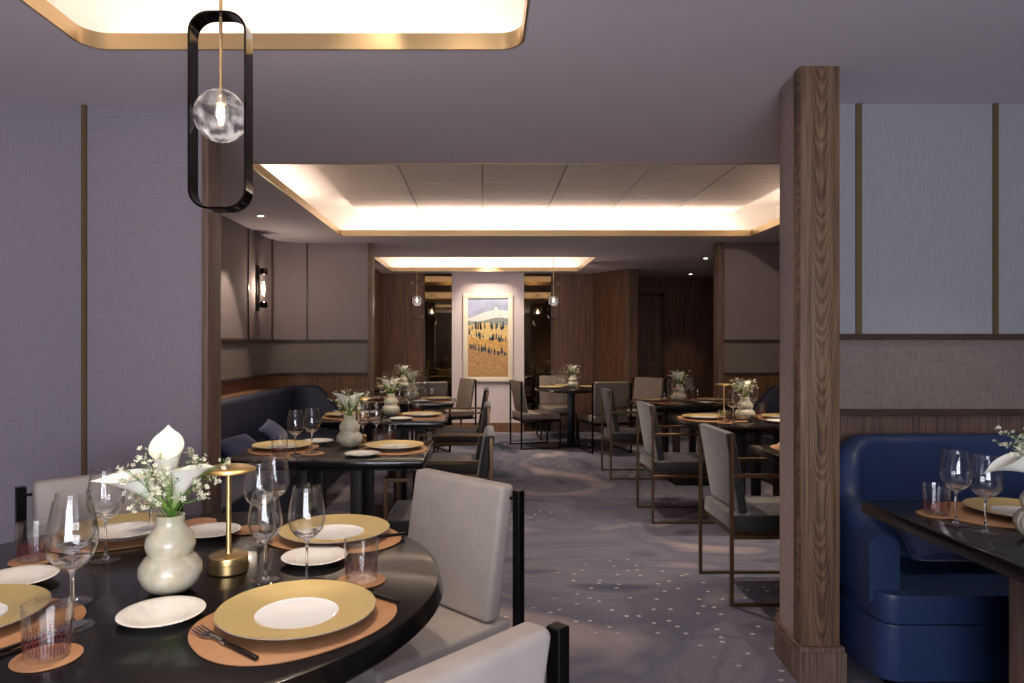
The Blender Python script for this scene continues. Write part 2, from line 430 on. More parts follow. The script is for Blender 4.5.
TR = [(-1.45, .147, .35, 2.50, .09), (-1.41, 2.65, 4.07, 6.75, .015), (-1.35, 1.39, 8.36, 9.95, .015)]
def ceiling_plate():
    bm = NB()
    loops = [rrect(-2.7, 4.4, -2.1, 11.2, .01, 1)]+[rrect(*t, 8) for t in TR]
    for z in (CZ, CZ+.05):
        es = []
        for lp in loops:
            vs = [bm.verts.new((x, y, z)) for x, y in lp]
            es += [bm.edges.new((vs[i], vs[(i+1) % len(vs)])) for i in range(len(vs))]
        bmesh.ops.triangle_fill(bm, use_beauty=True, use_dissolve=False, edges=es)
    return bm
struct('ceiling', ceiling_plate(), MT['ceil'], 0)
for i, (x0, x1, y0, y1, r) in enumerate(TR):
    # gilt lip lining the opening
    bm = NB(); a = rrect(x0, x1, y0, y1, r, 8); q = .008; b = rrect(x0+q, x1-q, y0+q, y1-q, max(r-q, .006), 8)
    n = len(a)
    va = [[bm.verts.new((p[0], p[1], z)) for p in lp] for lp, z in ((a, CZ-.004), (b, CZ-.004), (b, CZ+.055), (a, CZ+.055))]
    for j in range(4):
        for k in range(n):
            bm.faces.new((va[j][k], va[j][(k+1) % n], va[(j+1) % 4][(k+1) % n], va[(j+1) % 4][k]))
    struct('trim_%d' % (i+1), bm, MT['gold'])
    # recess above
    e = (.28, .48, .26)[i]; top = (2.72, 2.78, 2.66)[i]
    bm = NB(); X0, X1, Y0, Y1 = x0-e, x1+e, y0-e, y1+e
    lp = rrect(X0, X1, Y0, Y1, .04, 4)
    lo = [bm.verts.new((p[0], p[1], CZ+.05)) for p in lp]; hi = [bm.verts.new((p[0], p[1], top)) for p in lp]
    for k in range(len(lp)): bm.faces.new((lo[k], lo[(k+1) % len(lp)], hi[(k+1) % len(lp)], hi[k]))
    bm.faces.new(hi)
    struct('ceiling_recess', bm, MT['cove'], 0)
# square ceiling panels in the middle recess
bm = NB(); s = 3.96/6
for i in range(6):
    for j in range(4):
        a = -1.322+i*s; b = 7.20-j*s
        box(bm, a+.006, a+s-.006, b-s+.006, b-.006, 2.70, 2.73, .002, 1)
struct('ceiling_panels', bm, MT['cove'], 0)

FULL = [(0, CZ, MT['fab'], 0)]
def dado(fab): return [(0, .99, MT['wain'], .0), (.99, 1.015, MT['rail'], .02), (1.015, 1.335, MT['band'], .0), (1.335, 1.362, MT['rail'], .02), (1.362, CZ, fab, .0)]
# left front partition, curving towards the camera on the left
lp = [(-1.262, 3.09), (-1.9, 3.09)]+arc(-1.9, 2.5, .59, 90, 180, 12)+[(-2.49, -2.0)]
wall('wall_left', [(-1.262, 3.09), (-1.5, 3.09), (-1.8, 3.09)]+arc(-1.9, 2.5, .59, 90, 180, 12)+[(-2.49, -2.0)], FULL, .12, -1)
bm = NB(); box(bm, -1.262, -1.232, 3.06, 3.215, 0, CZ, .004)
struct('column_left', bm, MT['oak2'])
bm = NB(); box(bm, -1.812, -1.79, 3.079, 3.10, 0, CZ); struct('trim_4', bm, MT['brass'])
# long left dining wall with rounded inner corner
LW = [(-2.17, 3.21), (-2.17, 6.85)]+arc(-1.84, 6.90, .33, 180, 90, 10)+[(-1.55, 7.23), (-1.215, 7.23)]
wall('wall_dining_left', LW, dado(MT['fabw']), .1, 1)
def vstrip(n, x, y, ang, z0=1.362, z1=CZ, w=.014, m='rail'):
    bm = NB(); box(bm, -w/2, w/2, -.006, .006, z0, z1)
    o = struct('trim_%d' % n, bm, MT[m]); o.location = (x, y, 0); o.rotation_euler = (0, 0, ang)
vstrip(5, -2.168, 5.60, PI/2); vstrip(6, -2.168, 6.31, PI/2); vstrip(7, -2.15, 6.97, 1.2); vstrip(8, -1.86, 7.226, 0)
bm = NB(); box(bm, -1.215, -1.17, 7.20, 7.36, 0, CZ, .003); struct('column_left_end', bm, MT['oak2'])
bm = NB(); box(bm, -1.17, -1.162, 7.196, 7.21, 0, CZ); struct('trim_9', bm, MT['brass'])
wall('wall_side_left', [(-1.52, 7.36), (-1.52, 10.3)], [(0, CZ, MT['wal'], 0)], .1, 1)
wall('wall_alcove_back_left', [(-2.2, 7.35), (-1.22, 7.35)], [(0, CZ, MT['wal'], 0)], .01, -1)
# right booth wall and its oak column
RB = [(0, .985, MT['oak2'], .0), (.985, 1.015, MT['rail'], .03), (1.015, 1.325, MT['band'], 0), (1.325, 1.352, MT['rail'], .02), (1.352, CZ, MT['fabl'], 0)]
wall('wall_right', [(1.40, 2.84), (1.405, 2.90)]+arc(1.60, 2.88, .19, 175, 90, 8)+[(1.9, 3.07), (4.25, 3.07)], RB, .06, 1)
# outer skin of the partition, rounding away behind the column
wall('wall_partition', [(1.246, 2.73)]+arc(1.60, 2.80, .352, 180, 90, 12)+[(1.75, 3.152), (4.25, 3.152)], [(0, CZ, MT['fabp'], 0)], .03, -1)
bm = NB()
box(bm, 1.232, 1.385, 2.65, 2.70, 0, CZ, .003); box(bm, 1.252, 1.385, 2.702, 2.84, 0, CZ)
struct('column_right', bm, MT['oak'])
bm = NB(); box(bm, 1.238, 1.252, 2.712, 2.722, 0, CZ, .001); struct('trim_10', bm, MT['brass'])
bm = NB(); disc_prism(bm, [(1.40, 2.628), (1.218, 2.628), (1.214, 2.70)]+arc(1.60, 2.80, .374, 180, 112, 8)+[(1.40, 2.9)], 0, .115)
disc_prism(bm, [(1.396, 2.634), (1.224, 2.634), (1.220, 2.70)]+arc(1.60, 2.80, .368, 180, 112, 8)+[(1.396, 2.9)], .115, .135)
struct('baseboard_column', bm, MT['oak2'], 0)
vstrip(11, 1.686, 3.066, 0, 1.352, CZ, .026, 'brass'); vstrip(12, 2.30, 3.066, 0, 1.352, CZ, .022, 'brass'); vstrip(13, 2.93, 3.066, 0, 1.352, CZ, .022, 'brass')
# right dining wall
wall('wall_dining_right', [(3.45, 3.18), (3.45, 6.9)]+arc(3.12, 6.87, .33, 0, 90, 10)+[(2.53, 7.20)], dado(MT['fabw']), .1, -1)
bm = NB(); box(bm, 2.475, 2.535, 7.17, 7.34, 0, CZ, .003); struct('column_right_end', bm, MT['oak2'])
# far wall
wall('wall_far_left', [(-1.52, 10.3), (-.885, 10.3)], [(0, .13, MT['rail'], .012), (.13, CZ, MT['wal'], 0)], .1, 1)
wall('wall_far_centre', [(-.466, 10.26), (.615, 10.26)], [(0, .14, MT['wain'], .015), (.14, CZ, MT['pale'], 0)], .14, 1)
wall('wall_far_right', [(1.035, 10.3), (1.66, 10.3), (2.03, 9.66)], [(0, .13, MT['rail'], .012), (.13, CZ, MT['wal'], 0)], .1, 1)
for i, (a, b) in enumerate(((-.885, -.466), (.615, 1.035))):
    bm = NB(); box(bm, a, b, 10.31, 10.34, 0, CZ); struct('wall_mirror_%s' % 'left right'.split()[i], bm, MT['mirror'], 0)
    for j, x in enumerate((a, b)):
        bm = NB(); box(bm, x-.006, x+.006, 10.27, 10.32, 0, CZ); struct('trim_%d' % (14+2*i+j), bm, MT['rail'])
wall('wall_far_post', [(2.06, 9.65), (2.19, 9.65), (2.19, 10.9)], [(0, CZ, MT['darkwood'], 0)], .08, 1)
bm = NB(); box(bm, 2.03, 2.065, 9.635, 9.68, 0, CZ); struct('trim_18', bm, MT['brass'])
for k, x in enumerate((-1.2, 1.35)):
    bm = NB(); box(bm, x-.004, x+.004, 10.296, 10.305, .13, CZ); struct('trim_%d' % (19+k), bm, MT['rail'])
bm = NB(); box(bm, 1.655, 1.668, 10.285, 10.3, 0, CZ); struct('trim_21', bm, MT['rail'])
# corridor end wall and door
wall('wall_corridor', [(2.19, 10.9), (4.3, 10.9)], [(0, CZ, MT['darkwood'], 0)], .1, 1)
wall('wall_corridor_right', [(3.7, 7.36), (3.7, 10.9)], [(0, CZ, MT['darkwood'], 0)], .1, -1)
bm = NB(); box(bm, 2.25, 2.82, 10.86, 10.9, .005, 2.08, .002); o = struct('door_1', bm, MT['darkwood'], 0)
bm = NB()
box(bm, 2.20, 2.25, 10.84, 10.9, 0, 2.13, .003); box(bm, 2.82, 2.88, 10.84, 10.9, 0, 2.13, .003); box(bm, 2.20, 2.88, 10.84, 10.9, 2.08, 2.14, .003)
obj('door_frame', bm, MT['rail'], o)
bm = NB(); tube(bm, [(2.76, 10.84, 1.0), (2.66, 10.84, 1.0)], .009); tube(bm, [(2.76, 10.87, 1.0), (2.76, 10.84, 1.0)], .009)
obj('door_handle', bm, MT['brass'], o)
# behind the camera
wall('wall_near', [(-2.6, -2.0), (-.95, -2.0)], [(0, CZ, MT['fab'], 0)], .1, -1)
wall('wall_near_right', [(1.3, -2.0), (4.35, -2.0)], [(0, CZ, MT['fab'], 0)], .1, -1)
wall('wall_right_outer', [(4.25, -2.0), (4.25, 3.1)], [(0, CZ, MT['fab'], 0)], .1, -1)
bm = NB(); box(bm, -.95, 1.3, -2.1, -2.0, 0, .35); box(bm, -.95, 1.3, -2.1, -2.0, 2.2, CZ); struct('wall_near_window', bm, MT['fab'], 0)
bm = NB()
for x in (-.95, .155, 1.26): box(bm, x, x+.04, -2.07, -2.03, .35, 2.2)
box(bm, -.95, 1.3, -2.07, -2.03, .35, .39); box(bm, -.95, 1.3, -2.07, -2.03, 2.16, 2.2)
struct('window_1', bm, MT['rail'], 0)

# ------------------------------------------------------------------ prototypes: tableware
def p_charger():
    t = empty('charger_plate')
    bm = NB()
    lathe(bm, [(.082, .0105), (.10, .0125), (.125, .0165), (.150, .0215), (.1555, .0228), (.1565, .0215), (.150, .0185)], 72, mis=[0]*4+[1, 1])
    lathe(bm, [(.150, .0185), (.12, .0115), (.09, .004), (.088, 0), (.082, 0), (.080, .004), (0, .005)], 72, mi=1)
    obj('rim', bm, [MT['goldrim'], MT['under']], t, 50)
    bm = NB(); lathe(bm, [(.0822, .0104), (.078, .0088), (.07, .0075), (0, .0072)], 60); obj('well', bm, MT['china'], t, 50)
    return t
def p_bread():
    bm = NB(); lathe(bm, [(0, .006), (.045, .0065), (.052, .009), (.075, .013), (.086, .0155), (.0875, .0145), (.080, .010), (.052, .003), (.045, 0), (0, .001)], 56)
    return obj('bread_plate', bm, MT['bread'], None, 50)
def p_glass():
    t = empty('wine_glass')
    bm = NB()
    out = [(.004, .098), (.012, .103), (.026, .113), (.038, .128), (.0435, .148), (.0425, .170), (.038, .195), (.0335, .218), (.0315, .228)]
    lathe(bm, out, 40)
    lathe(bm, [(.0315, .228), (.0309, .2285), (.0309, .2275), (.0329, .217), (.0374, .195), (.0418, .170), (.0428, .148), (.0372, .129), (.0335, .1225)], 40)
    obj('bowl', bm, MT['glass'], t, 60)
    bm = NB(); lathe(bm, [(0, .1215), (.030, .1215), (.0318, .1205), (.0250, .1135), (.0115, .1045), (.0075, .1015), (.0042, .097), (.0032, .085), (.003, .05), (.0034, .015), (.008, .006), (.010, .0045), (0, .0045)], 20); obj('stem', bm, MT['stemglass'], t, 60)
    bm = NB(); lathe(bm, [(0, .0042), (.010, .0042), (.022, .0025), (.0355, .0012), (.036, .0004), (.030, 0), (0, 0)], 40); obj('foot', bm, MT['glass'], t, 60)
    return t
def p_tumbler():
    bm = NB()
    lathe(bm, [(0, 0), (.034, 0), (.0365, .004), (.0405, .094), (.0395, .0945), (.0385, .094), (.0348, .010), (0, .008)], 40)
    for k in range(44):
        a = 2*PI*k/44; z0 = random.uniform(.006, .022); z1 = random.uniform(.032, .052); r = .0366+.00004*z0*1000*.04
        w = .0007
        vs = []
        for z in (z0, z1):
            rr = .03665+(z-.004)*(.004/.09)+.0003
            for s in (-1, 1):
                aa = a+s*w/rr; vs.append(bm.verts.new((rr*math.cos(aa), rr*math.sin(aa), z)))
        f = bm.faces.new((vs[0], vs[1], vs[3], vs[2])); f.material_index = 1
    return obj('tumbler', bm, [MT['glass'], MT['redline']], None, 50)
def p_coaster():
    bm = NB(); disc_prism(bm, [(.056*math.cos(2*PI*k/48), .056*math.sin(2*PI*k/48)) for k in range(48)], 0, .003, .0008)
    return obj('coaster', bm, MT['leather'], None, 50)
def p_mat():
    pts = []
    for k in range(72):
        a = 2*PI*k/72; c, s_ = math.cos(a), math.sin(a); e = 2/2.25
        x = .222*math.copysign(abs(c)**e, c); y = .175*math.copysign(abs(s_)**e, s_)*(1-.12*x/.222)
        pts.append((x, y))
    bm = NB(); disc_prism(bm, pts, 0, .003, .0008)
    return obj('placemat', bm, MT['leather'], None, 50)
def p_fork():
    """lies along +x: handle end at 0, tines at .205"""
    t = empty('dinner_fork')
    bm = NB(); box(bm, 0, .10, -.0045, .0045, .0005, .007, .002, 2); obj('handle', bm, MT['handle'], t)
    bm = NB()
    box(bm, .098, .112, -.0055, .0055, .0008, .0068, .001, 1)
    tube(bm, [(.11, 0, .004), (.135, 0, .005), (.15, 0, .004)], [.004, .0028, .004], 8)
    # palm of the head
    disc_prism(bm, [(.145, -.003), (.152, -.010), (.166, -.0125), (.170, -.0125), (.170, .0125), (.166, .0125), (.152, .010), (.145, .003)], .002, .0042)
    for k in range(4):
        y = -.0108+k*.0072
        tube(bm, [(.168, y, .0032), (.185, y, .0048), (.200, y*.98, .0062), (.206, y*.97, .0066)], [.0018, .0017, .0014, .0006], 6)
    obj('head', bm, MT['steel'], t)
    return t
def p_knife():
    t = empty('dinner_knife')
    bm = NB(); box(bm, 0, .095, -.0048, .0048, .0005, .0075, .002, 2); obj('handle', bm, MT['handle'], t)
    bm = NB(); box(bm, .093, .105, -.0055, .0055, .0008, .0072, .001, 1)
    disc_prism(bm, [(.104, -.004), (.12, -.009), (.19, -.0095), (.212, -.004), (.218, .004), (.21, .0055), (.104, .005)], .002, .0038)
    obj('blade', bm, MT['steel'], t)
    return t
def p_lamp():
    t = empty('table_lamp')
    bm = NB(); lathe(bm, [(0, .044), (.010, .044), (.040, .042), (.0455, .039), (.0465, .034), (.0465, .024)], 48)
    lathe(bm, [(.0465, .0235), (.0465, .003), (.044, 0), (0, 0)], 48); obj('base', bm, MT['lampgold'], t)
    bm = NB(); lathe(bm, [(0, .24), (.0065, .24), (.006, .06), (.0085, .044), (0, .044)], 20); obj('stem', bm, MT['lampgold'], t)
    bm = NB(); lathe(bm, [(0, .256), (.05, .254), (.061, .250), (.064, .246), (.0635, .243), (.05, .243)], 56); 
    lathe(bm, [(.05, .243), (.012, .236), (0, .235)], 56); obj('lamp_shade', bm, MT['lampgold'], t)
    return t
def p_vase(name, rib, mat):
    bm = NB()
    prof = [(0, .002), (.03, 0), (.045, .006), (.060, .022), (.0675, .042), (.066, .060), (.055, .076), (.046, .083), (.050, .092),
            (.0535, .105), (.051, .120), (.041, .135), (.032, .145), (.030, .155), (.0305, .170), (.0275, .171), (.026, .155), (.027, .140), (0, .130)]
    lathe(bm, prof, 96 if rib else 56, rib=rib)
    return obj(name, bm, mat, None, 60 if not rib else 80)
def p_calla():
    """spathe funnel rising from the stem top at z=0 and flaring to a tip; stem goes down"""
    t = empty('calla_lily')
    bm = NB(); nu, nv = 26, 12; grid = []
    for j in range(nv+1):
        v = j/nv; row = []
        for i in range(nu+1):
            a = -PI*1.08+2.16*PI*i/nu                      # wraps round, overlapping at the back
            c = (1+math.cos(a))/2                         # 1 at the tip side, 0 at the seam
            R = .006+.012*v+.014*v**3
            z = .078*v+.040*c*v**2-.008*(1-c)*v**4
            out = .016*c**2*v**3+.006*v
            row.append(bm.verts.new(((R*math.cos(a))+out, R*math.sin(a)*(1-.25*c*v), z)))
        grid.append(row)
    for j in range(nv):
        for i in range(nu): bm.faces.new((grid[j][i], grid[j][i+1], grid[j+1][i+1], grid[j+1][i]))
    tipv = grid[nv][nu//2]; tipv.co += Vector((.014, 0, .009))
    for di in (-1, 1): grid[nv][nu//2+di].co += Vector((.005, 0, .003))
    o = obj('petal', bm, MT['calla'], t, 80)
    bm = NB(); tube(bm, [(0, 0, .012), (.001, 0, .035), (.003, 0, .062)], [.0035, .0042, .002], 8); obj('spadix', bm, MT['spadix'], t)
    bm = NB(); tube(bm, [(0, 0, .006), (-.001, 0, -.012), (0, 0, -.03)], [.006, .0052, .0045], 8); obj('stem', bm, MT['stem'], t)
    return t
def p_sprig(seed, name='waxflower_sprig'):
    rnd = random.Random(seed); t = empty(name)
    s_ = NB(); l_ = NB(); b_ = NB()
    tube(s_, [(0, 0, -.05), (.002, 0, .03), (.006, .002, .08), (.012, 0, .125)], [.0013, .0011, .0009, .0006], 5)
    tips = []
    for k in range(9):
        z = .03+.010*k; a = rnd.uniform(0, 2*PI); L_ = rnd.uniform(.02, .042)
        p0 = Vector((.002+z*.06, 0, z)); p1 = p0+Vector((math.cos(a)*L_, math.sin(a)*L_, L_*.75))
        tube(s_, [p0, (p0+p1)/2+Vector((0, 0, -.003)), p1], [.0008, .0006, .0005], 4); tips.append((p0, p1))
    for p0, p1 in tips:
        for q in range(7):
            f = rnd.uniform(.2, 1.05); c = p0+(p1-p0)*f; d = Vector((rnd.uniform(-1, 1), rnd.uniform(-1, 1), rnd.uniform(-.2, 1))).normalized()
            w = d.cross(Vector((0, 0, 1))).normalized()*.0016; L_ = rnd.uniform(.007, .012)
            m_ = c+d*L_*.5+Vector((0, 0, .001)); vs = [l_.verts.new(x) for x in (c, m_+w, c+d*L_, m_-w)]; l_.faces.new(vs)
        for q in range(4):
            c = p1+Vector([rnd.uniform(-.011, .011) for _ in range(3)]); r = rnd.uniform(.0042, .0070)
            nrm = Vector((rnd.uniform(-1, 1), rnd.uniform(-1, 1), .8)).normalized(); u = nrm.orthogonal().normalized(); w = nrm.cross(u)
            cen = b_.verts.new(c)
            for k5 in range(5):
                a = 2*PI*k5/5
                pa = b_.verts.new(c+(u*math.cos(a-.45)+w*math.sin(a-.45))*r*.8+nrm*r*.35)
                pb = b_.verts.new(c+(u*math.cos(a)+w*math.sin(a))*r*1.15+nrm*r*.45)
                pc = b_.verts.new(c+(u*math.cos(a+.45)+w*math.sin(a+.45))*r*.8+nrm*r*.35)
                b_.faces.new((cen, pa, pb, pc))
    obj('stem', s_, MT['stem'], t); obj('leaves', l_, MT['leaf'], t, 0); obj('blossoms', b_, MT['blossom'], t, 0)
    return t

# ------------------------------------------------------------------ chairs: face +x, rear posts at x = 0
def cushion_box(bm, x0, x1, y0, y1, z0, z1, bev, mi=0):
    box(bm, x0, x1, y0, y1, z0, z1, bev, 4, mi)
def p_chair(name, mats, arms, th=.06, fr=.024, w=.245):
    seatm, backm, frm = mats
    t = empty(name)
    bm = NB(); cushion_box(bm, .012, .52, -w+.022, w-.022, .365, .45, .016)
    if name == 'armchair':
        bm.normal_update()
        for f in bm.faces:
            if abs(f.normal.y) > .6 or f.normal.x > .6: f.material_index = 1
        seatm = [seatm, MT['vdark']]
    obj('seat', bm, seatm, t, 60)
    bm = NB(); cushion_box(bm, 0, th, -w+.03, w-.03, .452, .862, .018)
    for v in bm.verts:
        f = (v.co.z-.452)/.41; v.co.x += -.022*f+.048*(1-f)
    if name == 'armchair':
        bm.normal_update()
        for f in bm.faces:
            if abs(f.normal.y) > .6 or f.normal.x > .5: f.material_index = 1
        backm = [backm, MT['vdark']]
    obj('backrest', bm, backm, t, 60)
    bm = NB(); box(bm, .02, .51, -w+.03, w-.03, .335, .364, .003, 1); obj('seat_frame', bm, frm, t)
    for s in (-1, 1):
        y = s*w
        bm = NB(); box(bm, -fr/2, fr/2, y-fr/2, y+fr/2, 0, .85, .002, 1); obj('rear_post', bm, frm, t)
        bm = NB(); box(bm, .52-fr, .52, y-fr/2, y+fr/2, 0, .66 if arms else .364, .002, 1); obj('front_leg', bm, frm, t)
        bm = NB(); box(bm, fr/2, .52-fr, y-fr/2, y+fr/2, 0, fr*.8, .002, 1); obj('floor_runner', bm, frm, t)
        bm = NB(); box(bm, fr/2, .52-fr, y-fr/2, y+fr/2, .335, .355, .002, 1); obj('side_rail', bm, frm, t)
        if arms:
            bm = NB(); box(bm, fr/2, .52-fr, y-fr/2, y+fr/2, .64, .66, .002, 1); obj('armrest', bm, frm, t)
    bm = NB(); tube(bm, [(.005, -w, .822), (.005, w, .822)], .005); obj('back_pin', bm, frm, t)
    return t

LEATHER = p_chair('dining_chair', (MT['grey'], MT['grey'], MT['frame_b']), False, .062, .028)
DARK = p_chair('armchair', (MT['velvet'], MT['velvet'], MT['frame_z']), True, .05, .018)
TAUPE = p_chair('side_chair', (MT['taupe'], MT['taupe'], MT['frame_b']), False, .055, .02)
D2R = math.radians
g = 'light grey leather chairs at the front round table'
inst(LEATHER, (-.063, 2.297, 0), D2R(225), 'light grey leather chair with tall back, behind right side of front round table', 'chair', g)
inst(LEATHER, (-.053, .925, 0), D2R(135), 'light grey leather chair cut off by the bottom edge of the photo', 'chair', g)
inst(LEATHER, (-1.30, 2.35, 0), D2R(-45), 'light grey leather chair behind flowers and glasses against left wall', 'chair', g)
g = 'charcoal velvet chairs along the aisle'
for y, n in ((3.65, 'nearest'), (5.23, 'middle'), (6.87, 'farthest')):
    inst(DARK, (1.24, y, 0), 0, 'charcoal velvet armchair with bronze frame, %s of three in the row right of aisle' % n, 'chair', g)
for y, n in ((3.55, 'nearest'), (5.2, 'middle'), (6.83, 'farthest')):
    inst(DARK, (.04, y, 0), PI, 'charcoal velvet armchair seen side-on, %s of three in the row left of aisle' % n, 'chair', g)
g = 'taupe chairs at the far end'
inst(TAUPE, (.42, 8.75, 0), D2R(14), 'taupe chair with black frame, left side of far round table', 'chair', g)
inst(TAUPE, (1.03, 9.93, 0), D2R(-88), 'taupe chair behind far round table, facing the camera', 'chair', g)
inst(TAUPE, (1.55, 8.22, 0), D2R(101), 'taupe chair with its broad back to camera, right of far round table', 'chair', g)
inst(TAUPE, (2.28, 9.36, 0), D2R(228), 'taupe chair in front of the dark corridor doorway', 'chair', g)
inst(TAUPE, (-.20, 9.22, 0), D2R(205), 'taupe chair below the painting, turned to the left', 'chair', g)
inst(TAUPE, (-.62, 8.20, 0), D2R(118), 'taupe chair back behind wine glasses, near the left mirror', 'chair', g)

# ------------------------------------------------------------------ tables
TZ = .75
TC = (-.755, 1.615)
def circ(r, n=128): return [(r*math.cos(2*PI*k/n), r*math.sin(2*PI*k/n)) for k in range(n)]
def round_table(name, loc, R, label, th=.05):
    t = empty(name, (loc[0], loc[1], 0)); tag(t, label, 'table')
    bm = NB(); disc_prism(bm, circ(R+.004), TZ-th, TZ, .012, flare=.012); obj('tabletop', bm, MT['black'], t, 30)
    bm = NB(); lathe(bm, [(0, TZ-th-.002), (R*.55, TZ-th-.002), (R*.55, TZ-th-.025), (0, TZ-th-.025)], 48); obj('subtop', bm, MT['frame_b'], t)
    bm = NB(); box(bm, -.045, .045, -.045, .045, .03, TZ-th-.02, .004); obj('pedestal', bm, MT['frame_b'], t)
    bm = NB(); lathe(bm, [(0, .03), (R*.28, .026), (R*.31, .018), (R*.31, 0), (0, 0)], 48); obj('base', bm, MT['frame_b'], t)
    return t
round_table('round_table', TC, .648, 'large round black lacquered table in the foreground, laid for dinner')
round_table('round_table', (1.14, 8.85), .46, 'small round black table on a pedestal, right of the painting', .03)
round_table('round_table', (-1.0, 8.75), .44, 'round black table in front of the left wood panelling', .03)
def rect_table(x0, x1, y0, y1, label, posts=None):
    cx, cy = (x0+x1)/2, (y0+y1)/2
    t = empty('rectangular_table', (cx, cy, 0)); tag(t, label, 'table')
    hx, hy = (x1-x0)/2, (y1-y0)/2
    bm = NB(); box(bm, -hx, hx, -hy, hy, TZ-.04, TZ, .006, 2); obj('tabletop', bm, MT['black'], t)
    bm = NB(); box(bm, -hx*.75, hx*.75, -hy*.7, hy*.7, TZ-.065, TZ-.0405); obj('subtop', bm, MT['frame_b'], t)
    for sx in (-1, 1):
        for sy in (-1, 1):
            bm = NB(); px, py = sx*.135, sy*hy*.5; box(bm, px-.028, px+.028, py-.03, py+.03, .02, TZ-.065, .003); obj('leg', bm, MT['legwood'], t)
    bm = NB(); box(bm, -.168, .168, -hy*.7, hy*.7, 0, .02, .003); obj('base', bm, MT['frame_b'], t)
    return t
LX = (-1.25, -.285); RX = (1.47, 2.43)
LT = [(3.25, 3.95, 'nearest'), (4.9, 5.6, 'middle'), (6.5, 7.18, 'farthest')]
RT = [(3.24, 3.78, 'nearest'), (4.62, 5.42, 'middle'), (6.22, 7.0, 'farthest')]
for y0, y1, n in LT: rect_table(*LX, y0, y1, '%s rectangular black table beside the long left banquette, laid for two' % n)
for y0, y1, n in RT: rect_table(*RX, y0, y1, '%s rectangular black table in the row right of the aisle' % n)
# booth table on the right edge
t = empty('booth_table', (2.1, 1.83, 0)); tag(t, 'black rectangular table in front of the bright blue booth', 'table')
bm = NB(); box(bm, -.755, .755, -.60, .60, TZ-.045, TZ, .006, 2); obj('tabletop', bm, MT['black'], t)
bm = NB(); box(bm, -.50, .50, .17, .25, .02, TZ-.045, .004); obj('leg', bm, MT['oak2'], t)
bm = NB(); box(bm, -.50, .50, -.25, -.17, .02, TZ-.045, .004); obj('leg', bm, MT['oak2'], t)
bm = NB(); box(bm, -.52, .52, -.30, .30, 0, .02, .004); obj('base', bm, MT['frame_b'], t)

# ------------------------------------------------------------------ laying the tables
CH, BR, GL, TU, CO, PM, FK, KN, LA = p_charger(), p_bread(), p_glass(), p_tumbler(), p_coaster(), p_mat(), p_fork(), p_knife(), p_lamp()
VS = p_vase('vase', None, MT['stone']); VR = p_vase('ribbed_vase', (22, .05), MT['ribbed'])
CA = p_calla(); SP = [p_sprig(k) for k in range(3)]
Z0 = TZ+.0008
MZ = Z0+.003+.0004     # on top of a mat / coaster
def dirpt(c, ang, f, l):
    """point f along ang and l to the left of it"""
    a = D2R(ang); return (c[0]+f*math.cos(a)-l*math.sin(a), c[1]+f*math.sin(a)+l*math.cos(a))
def cutlery(c, ang, where, grp, fork=True, knife=True):
    """c = charger centre; ang = direction from the plate to the diner"""
    if fork:
        p = dirpt(c, ang, .155, -.178); inst(FK, (*p, MZ), D2R(ang+180), 'fork with black handle beside %s' % where, 'fork', 'forks '+grp)
    if knife:
        p = dirpt(c, ang, .165, .178); inst(KN, (*p, MZ), D2R(ang+180), 'knife with black handle beside %s' % where, 'knife', 'knives '+grp)

def bouquet(x, y, where, near=False, callas=2, rz=0, ribbed=True, sc=1., lilies=None):
    vp = VR if ribbed else VS
    inst(vp, (x, y, Z0), rz, ('cream ribbed double-gourd vase on %s' if ribbed else 'cream smooth double-gourd vase on %s') % where, 'vase', 'double-gourd vases')
    top = Z0+.172
    lil = lilies or [((18, 60, 0), (.010, .004), 'larger'), ((14, 200, 0), (-.010, -.004), 'smaller')][:callas]
    for k, ((tilt, az, roll), (dx, dy), nm, *ex) in enumerate(lil):
        cs, up = ex if ex else (1.05 if near else 1.0, 0)
        q = Matrix.Rotation(D2R(az), 4, 'Z') @ Matrix.Rotation(D2R(tilt), 4, 'Y') @ Matrix.Rotation(D2R(roll), 4, 'Z')
        inst(CA, (x+dx, y+dy, top+(.012 if near else .018)+.006*k+up), rot=q.to_euler(), label='%s white calla lily in vase on %s' % (nm, where), cat='flower', group='calla lilies in vases', scale=cs)
    ns = 8 if near else 5
    for k in range(ns):
        az = 360*k/ns+25+rz*57; tilt = 20+8*(k % 3)+(8 if near and math.cos(math.radians(az)) > 0 else 0)
        q = Matrix.Rotation(D2R(az), 4, 'Z') @ Matrix.Rotation(D2R(tilt), 4, 'Y')
        a = D2R(az)
        inst(SP[k % 3], (x+.010*math.cos(a), y+.010*math.sin(a), top+(.004 if k % 2 else -.006)), rot=q.to_euler(), label='sprigs of tiny white waxflower in vase on %s' % where, cat='flower',
             group='waxflower sprigs in vase on %s' % where, scale=1.05 if near else 1.)

